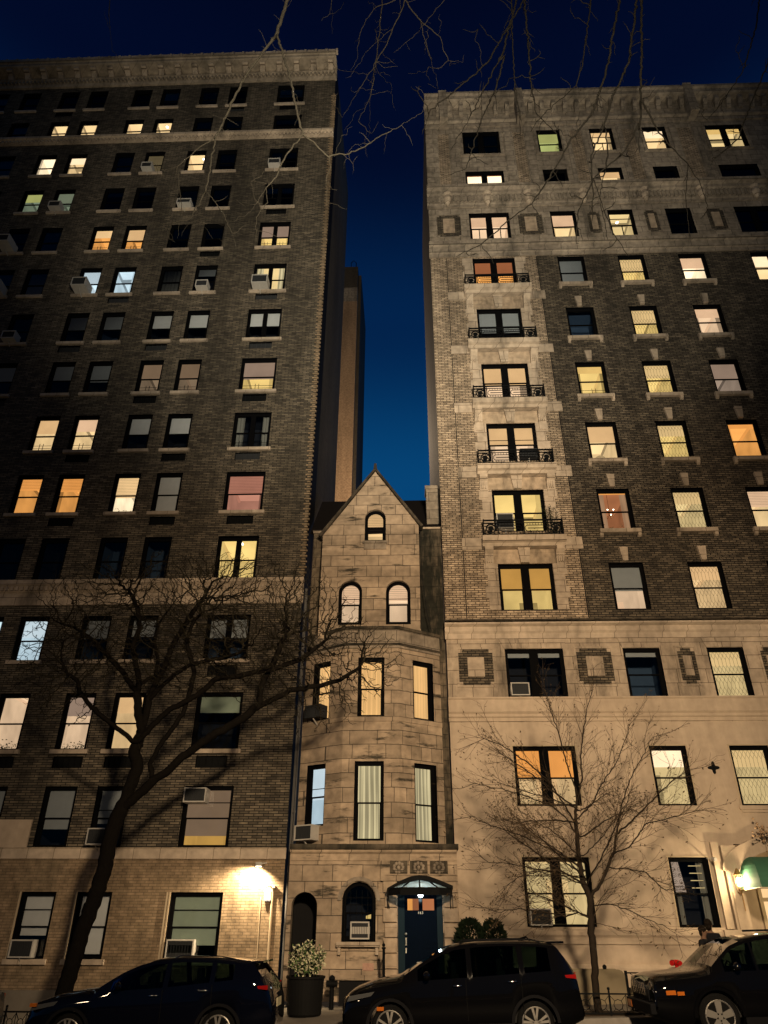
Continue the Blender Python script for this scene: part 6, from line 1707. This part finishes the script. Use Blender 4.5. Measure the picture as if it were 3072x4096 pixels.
# middle car
top = [(0, 0.62), (0.03, 0.80), (0.22, 0.92), (0.60, 1.04), (1.12, 1.12), (1.50, 1.34), (1.92, 1.54), (2.18, 1.62), (2.65, 1.66), (3.10, 1.67), (3.80, 1.645), (4.14, 1.60), (4.20, 1.55), (4.40, 1.27), (4.50, 1.08), (4.52, 0.78), (4.58, 0.6)]
belt = [(0, 0.9), (1.1, 1.04), (2.5, 1.09), (4.0, 1.16), (4.6, 1.14)]
t, hw = make_car('black crossover parked in front of the townhouse door, middle of the three parked cars', 'car', -1.32, top, 4.56, 1.84, belt, 1.14, 2.12, 4.10, 4.46,
                 (0.90, 3.62), black_paint, [(1.45, 2.42), (2.50, 3.42), (3.50, 3.98)], flare=True)
car_bits(t, hw, 4.56, belt, 1.14, 0.80, 1.04, (2.20, 3.25), 1.62, (0.66, 0.60))
b = MB(); b.box(4.02, 4.36, -0.62, 0.62, 1.60, 1.64); b.build('rear_spoiler', black_paint, t)
b = MB(); b.box(4.44, 4.50, -0.7, 0.7, 1.10, 1.12); b.build('brake_light', lamp_red, t)
b = MB(); b.tube([(3.55, 0, 1.67), (3.72, 0, 1.72), (3.76, 0, 1.68)], [0.03, 0.02, 0.01], 6); b.build('roof_aerial', black_paint, t)
b = MB(); b.tube([(2.3, -hw*0.6, 1.63), (2.45, -hw*0.6, 1.685), (3.7, -hw*0.6, 1.685), (3.9, -hw*0.6, 1.63)], 0.014, 6); b.tube([(2.3, hw*0.6, 1.63), (2.45, hw*0.6, 1.685), (3.7, hw*0.6, 1.685), (3.9, hw*0.6, 1.63)], 0.014, 6); b.build_each('roof_rail', trim_plastic, t)
# left car
top = [(0, 0.66), (0.05, 0.80), (0.15, 0.87), (0.55, 0.98), (0.95, 1.03), (1.28, 1.06), (1.52, 1.20), (1.76, 1.33), (2.05, 1.44), (2.35, 1.51), (2.90, 1.54), (3.55, 1.515), (3.95, 1.475), (4.30, 1.43), (4.36, 1.36), (4.50, 1.20), (4.66, 1.02), (4.72, 0.80), (4.70, 0.6)]
belt = [(0, 0.85), (1.3, 1.00), (2.6, 1.05), (4.0, 1.15), (4.7, 1.1)]
t, hw = make_car('dark blue crossover parked at bottom left with its nose towards the leaning tree', 'car', -7.38, top, 4.72, 1.82, belt, 1.28, 2.28, 4.20, 4.60,
                 (0.86, 3.72), blue_paint, [(1.62, 2.62), (2.70, 3.50), (3.58, 3.95)], flare=True, wr=0.34)
car_bits(t, hw, 4.72, belt, 1.28, 0.78, 0.99, (2.45, 3.40), 1.78, (0.10, 0.80))
b = MB(); b.box(4.12, 4.48, -0.6, 0.6, 1.405, 1.44); b.build('rear_spoiler', blue_paint, t)
b = MB(); b.tube([(2.7, -0.55, 1.52), (2.8, -0.55, 1.555), (3.6, -0.55, 1.535), (4.0, -0.55, 1.46)], 0.012, 6); b.build('roof_rail', chrome, t)
# right car
top = [(0, 0.72), (0.05, 0.98), (0.25, 1.04), (0.9, 1.08), (1.12, 1.12), (1.35, 1.30), (1.62, 1.50), (1.90, 1.60), (2.3, 1.66), (3.0, 1.70), (4.2, 1.71), (4.62, 1.66), (4.80, 1.20), (4.85, 0.9), (4.86, 0.6)]
belt = [(0, 0.95), (1.1, 1.07), (3, 1.10), (4.86, 1.12)]
t, hw = make_car('black boxy off road car at bottom right with chrome grille and amber lamp', 'car', 4.56, top, 4.86, 1.88, belt, 1.12, 1.86, 4.55, 4.78,
                 (1.14, 3.86), black_paint, [(1.42, 1.98), (2.04, 2.55), (2.70, 3.60), (3.72, 4.45)], wr=0.37, rim=0.26, boxy=True)
car_bits(t, hw, 4.86, belt, 1.12, 0.84, 1.0, (2.42, 3.42), 1.60, (0.42, 0.72), round_lamps=True)
b = MB()
for k in range(7): b.box(-0.035, -0.021, -0.42+k*0.13, -0.36+k*0.13, 0.70, 0.90)
b.build('grille_bar', chrome, t)
b = MB(); b.box(-0.10, 0.02, -hw*0.92, hw*0.92, 0.42, 0.60); b.build('front_bumper', trim_plastic, t, bevel=0.02)
b = MB(); b.box(-0.11, -0.101, hw*0.5, hw*0.8, 0.45, 0.57); b.box(0.22, 0.40, -hw-0.008, -hw+0.02, 0.73, 0.80); b.build('amber_lamp', lamp_amber, t)
b = MB(); b.box(2.0, 4.4, -hw*0.72, -hw*0.70, 1.715, 1.75); b.build('roof_rail', trim_plastic, t)
# tail of a fourth car cut by the picture edge
top = [(0, 0.7), (0.3, 0.95), (1.1, 1.03), (1.9, 1.42), (2.4, 1.47), (3.4, 1.45), (4.1, 1.1), (4.45, 0.98), (4.5, 0.6)]
belt = [(0, 0.85), (1.1, 0.98), (4.5, 1.02)]
t, hw = make_car('pale car almost wholly cut off by the left picture edge, only its tail showing', 'car', -13.05, top, 4.5, 1.80, belt, 1.1, 1.85, 3.5, 4.1,
                 (0.85, 3.6), plain('silver_paint', (0.07, 0.068, 0.064), 0.5, coat=0.5), [(1.4, 2.4), (2.5, 3.5)], wr=0.32)
car_bits(t, hw, 4.5, belt, 1.1, 0.75, 0.88, (2.3, 3.2), 1.6)

# ------------------------------------------------------------------ the two people behind the right car
skin_m = plain('skin', (0.16, 0.095, 0.065), 0.6, noise=0.05)
coat_m = plain('coat_dark', (0.012, 0.012, 0.014), 0.85, noise=0.2)
jean_m = plain('trouser_dark', (0.015, 0.017, 0.025), 0.85)
hair_m = plain('hair_dark', (0.010, 0.007, 0.005), 0.7)
shoe_m = plain('shoe_dark', (0.01, 0.01, 0.01), 0.6)
def skin_mesh(name, nodes, edges, mt, parent, sub=2):
    me = bpy.data.meshes.new(name); me.from_pydata([n[:3] for n in nodes], edges, []); me.materials.append(mt)
    o = bpy.data.objects.new(name+'_tmp', me); scene.collection.objects.link(o)
    md = o.modifiers.new('skin', 'SKIN'); md.use_smooth_shade = True
    for i, n in enumerate(nodes):
        sv = me.skin_vertices[0].data[i]; sv.radius = (n[3], n[4] if len(n) > 4 else n[3]); sv.use_root = (i == 0)
    s_ = o.modifiers.new('sub', 'SUBSURF'); s_.levels = sub; s_.render_levels = sub
    dg = bpy.context.evaluated_depsgraph_get(); m2 = bpy.data.meshes.new_from_object(o.evaluated_get(dg)); m2.name = name
    bpy.data.objects.remove(o)
    if not m2.materials: m2.materials.append(mt)
    r = bpy.data.objects.new(name, m2); scene.collection.objects.link(r); r.parent = parent
    return r
def person(x, y, H, label, look, armdir, bend, group=None):
    """look: angle of the face (0 = towards -y), H height"""
    t = thing('person', label, 'person', (x, y, pave_z(x)+0.0), None, look); s = H/1.75
    def S(*v): return tuple(q*s for q in v)
    hx, hz = 0.0, 1.62
    hy = -bend
    nodes = [S(0, 0, 0.95, 0.135, 0.11), S(0, -0.01, 1.12, 0.12, 0.10), S(0, -bend*0.3, 1.32, 0.135, 0.105), S(0, -bend*0.5, 1.42, 0.09, 0.08), S(0, -bend*0.75, 1.50, 0.052), S(hx, hy, 1.58, 0.075, 0.085), S(hx, hy-0.005, 1.67, 0.075, 0.092), S(hx, hy+0.005, 1.72, 0.045, 0.06)]
    edges = [(0, 1), (1, 2), (2, 3), (3, 4), (4, 5), (5, 6), (6, 7)]
    def chain(start, pts):
        k = start
        for p in pts: nodes.append(S(*p)); edges.append((k, len(nodes)-1)); k = len(nodes)-1
        return k
    hands = []
    for sg in (-1, 1):
        chain(0, [(sg*0.10, 0, 0.88, 0.085), (sg*0.11, -0.02, 0.50, 0.056), (sg*0.11, 0.01, 0.12, 0.040), (sg*0.11, 0.0, 0.05, 0.04), (sg*0.12, -0.13, 0.035, 0.032)])
        el = (sg*0.24, -0.05, 1.13); wr_ = (sg*0.16, -0.05-0.22*armdir, 1.0+0.18*armdir)
        h = chain(3, [(sg*0.17, -bend*0.4, 1.40, 0.055), (el[0], el[1], el[2], 0.042), (wr_[0], wr_[1], wr_[2], 0.027)])
        hp = (wr_[0]-sg*0.02, wr_[1]-0.06, wr_[2]-0.01)
        hb = chain(h, [(hp[0], hp[1], hp[2], 0.034, 0.018)])
        for f, (dx, ln) in enumerate(((-0.028, 0.072), (-0.010, 0.082), (0.009, 0.076), (0.027, 0.060))):
            chain(hb, [(hp[0]+dx, hp[1]-0.03, hp[2]-0.005, 0.009), (hp[0]+dx*1.1, hp[1]-0.03-ln*0.55, hp[2]-0.02, 0.008), (hp[0]+dx*1.1, hp[1]-0.03-ln*0.8, hp[2]-0.05, 0.007)])
        chain(h, [(hp[0]-sg*0.03, hp[1]+0.01, hp[2]+0.01, 0.010), (hp[0]-sg*0.045, hp[1]-0.03, hp[2]+0.005, 0.009)])
    body = skin_mesh('body', nodes, edges, skin_m, t, 2)
    # face features joined into the body mesh
    bm = bmesh.new(); bm.from_mesh(body.data)
    def addball(c, r, sz):
        mt_ = Matrix.Translation(Vector(S(*c))) @ Matrix.Diagonal((sz[0], sz[1], sz[2], 1)); bmesh.ops.create_icosphere(bm, subdivisions=2, radius=r*s, matrix=mt_)
    addball((0, hy-0.093, 1.615), 0.016, (0.8, 1.2, 1.5)); addball((0, hy-0.083, 1.575), 0.018, (1.4, 0.6, 0.4))
    for sg in (-1, 1): addball((sg*0.030, hy-0.080, 1.64), 0.012, (1.2, 0.6, 0.8)); addball((sg*0.078, hy, 1.62), 0.024, (0.35, 0.7, 1.2))
    bm.to_mesh(body.data); bm.free()
    for p_ in body.data.polygons: p_.use_smooth = True
    cn = [S(0, 0, 0.80, 0.19, 0.15), S(0, 0, 1.0, 0.17, 0.135), S(0, -bend*0.15, 1.2, 0.165, 0.13), S(0, -bend*0.4, 1.38, 0.15, 0.12), S(0, -bend*0.55, 1.46, 0.085, 0.085)]
    ce = [(0, 1), (1, 2), (2, 3), (3, 4)]
    for sg in (-1, 1):
        k = 3
        for p in ((sg*0.18, -bend*0.4, 1.40, 0.078), (sg*0.245, -0.05, 1.13, 0.062), (sg*0.17, -0.04-0.20*armdir, 1.01+0.16*armdir, 0.048)):
            cn.append(S(*p)); ce.append((k, len(cn)-1)); k = len(cn)-1
    skin_mesh('coat', cn, ce, coat_m, t, 2)
    tn = [S(0, 0, 0.90, 0.15, 0.12)]; te = []
    for sg in (-1, 1):
        k = 0
        for p in ((sg*0.10, 0, 0.80, 0.098), (sg*0.11, -0.02, 0.50, 0.075), (sg*0.11, 0.01, 0.12, 0.062)): tn.append(S(*p)); te.append((k, len(tn)-1)); k = len(tn)-1
    skin_mesh('trousers', tn, te, jean_m, t, 2)
    b = MB()
    b.ball(S(0, hy+0.022, 1.675), 0.105*s, 14, (0.95, 1.05, 1.0)); b.ball(S(0, hy+0.055, 1.60), 0.085*s, 12, (1.08, 0.75, 1.1)); b.build('hair', hair_m, t, smooth=True)
    for sg in (-1, 1): b = MB(); b.ball(S(sg*0.115, -0.06, 0.045), 0.06*s, 10, (0.75, 2.0, 0.7)); b.build('shoe', shoe_m, t, smooth=True)
    return t
person(7.12, 20.85, 1.60, 'shorter of two people in dark coats behind the right car, head bowed', 0.9, 0.6, 0.06)
person(7.44, 21.15, 1.74, 'taller of two people in dark coats behind the right car, face turned away', 2.4, 0.2, 0.0)
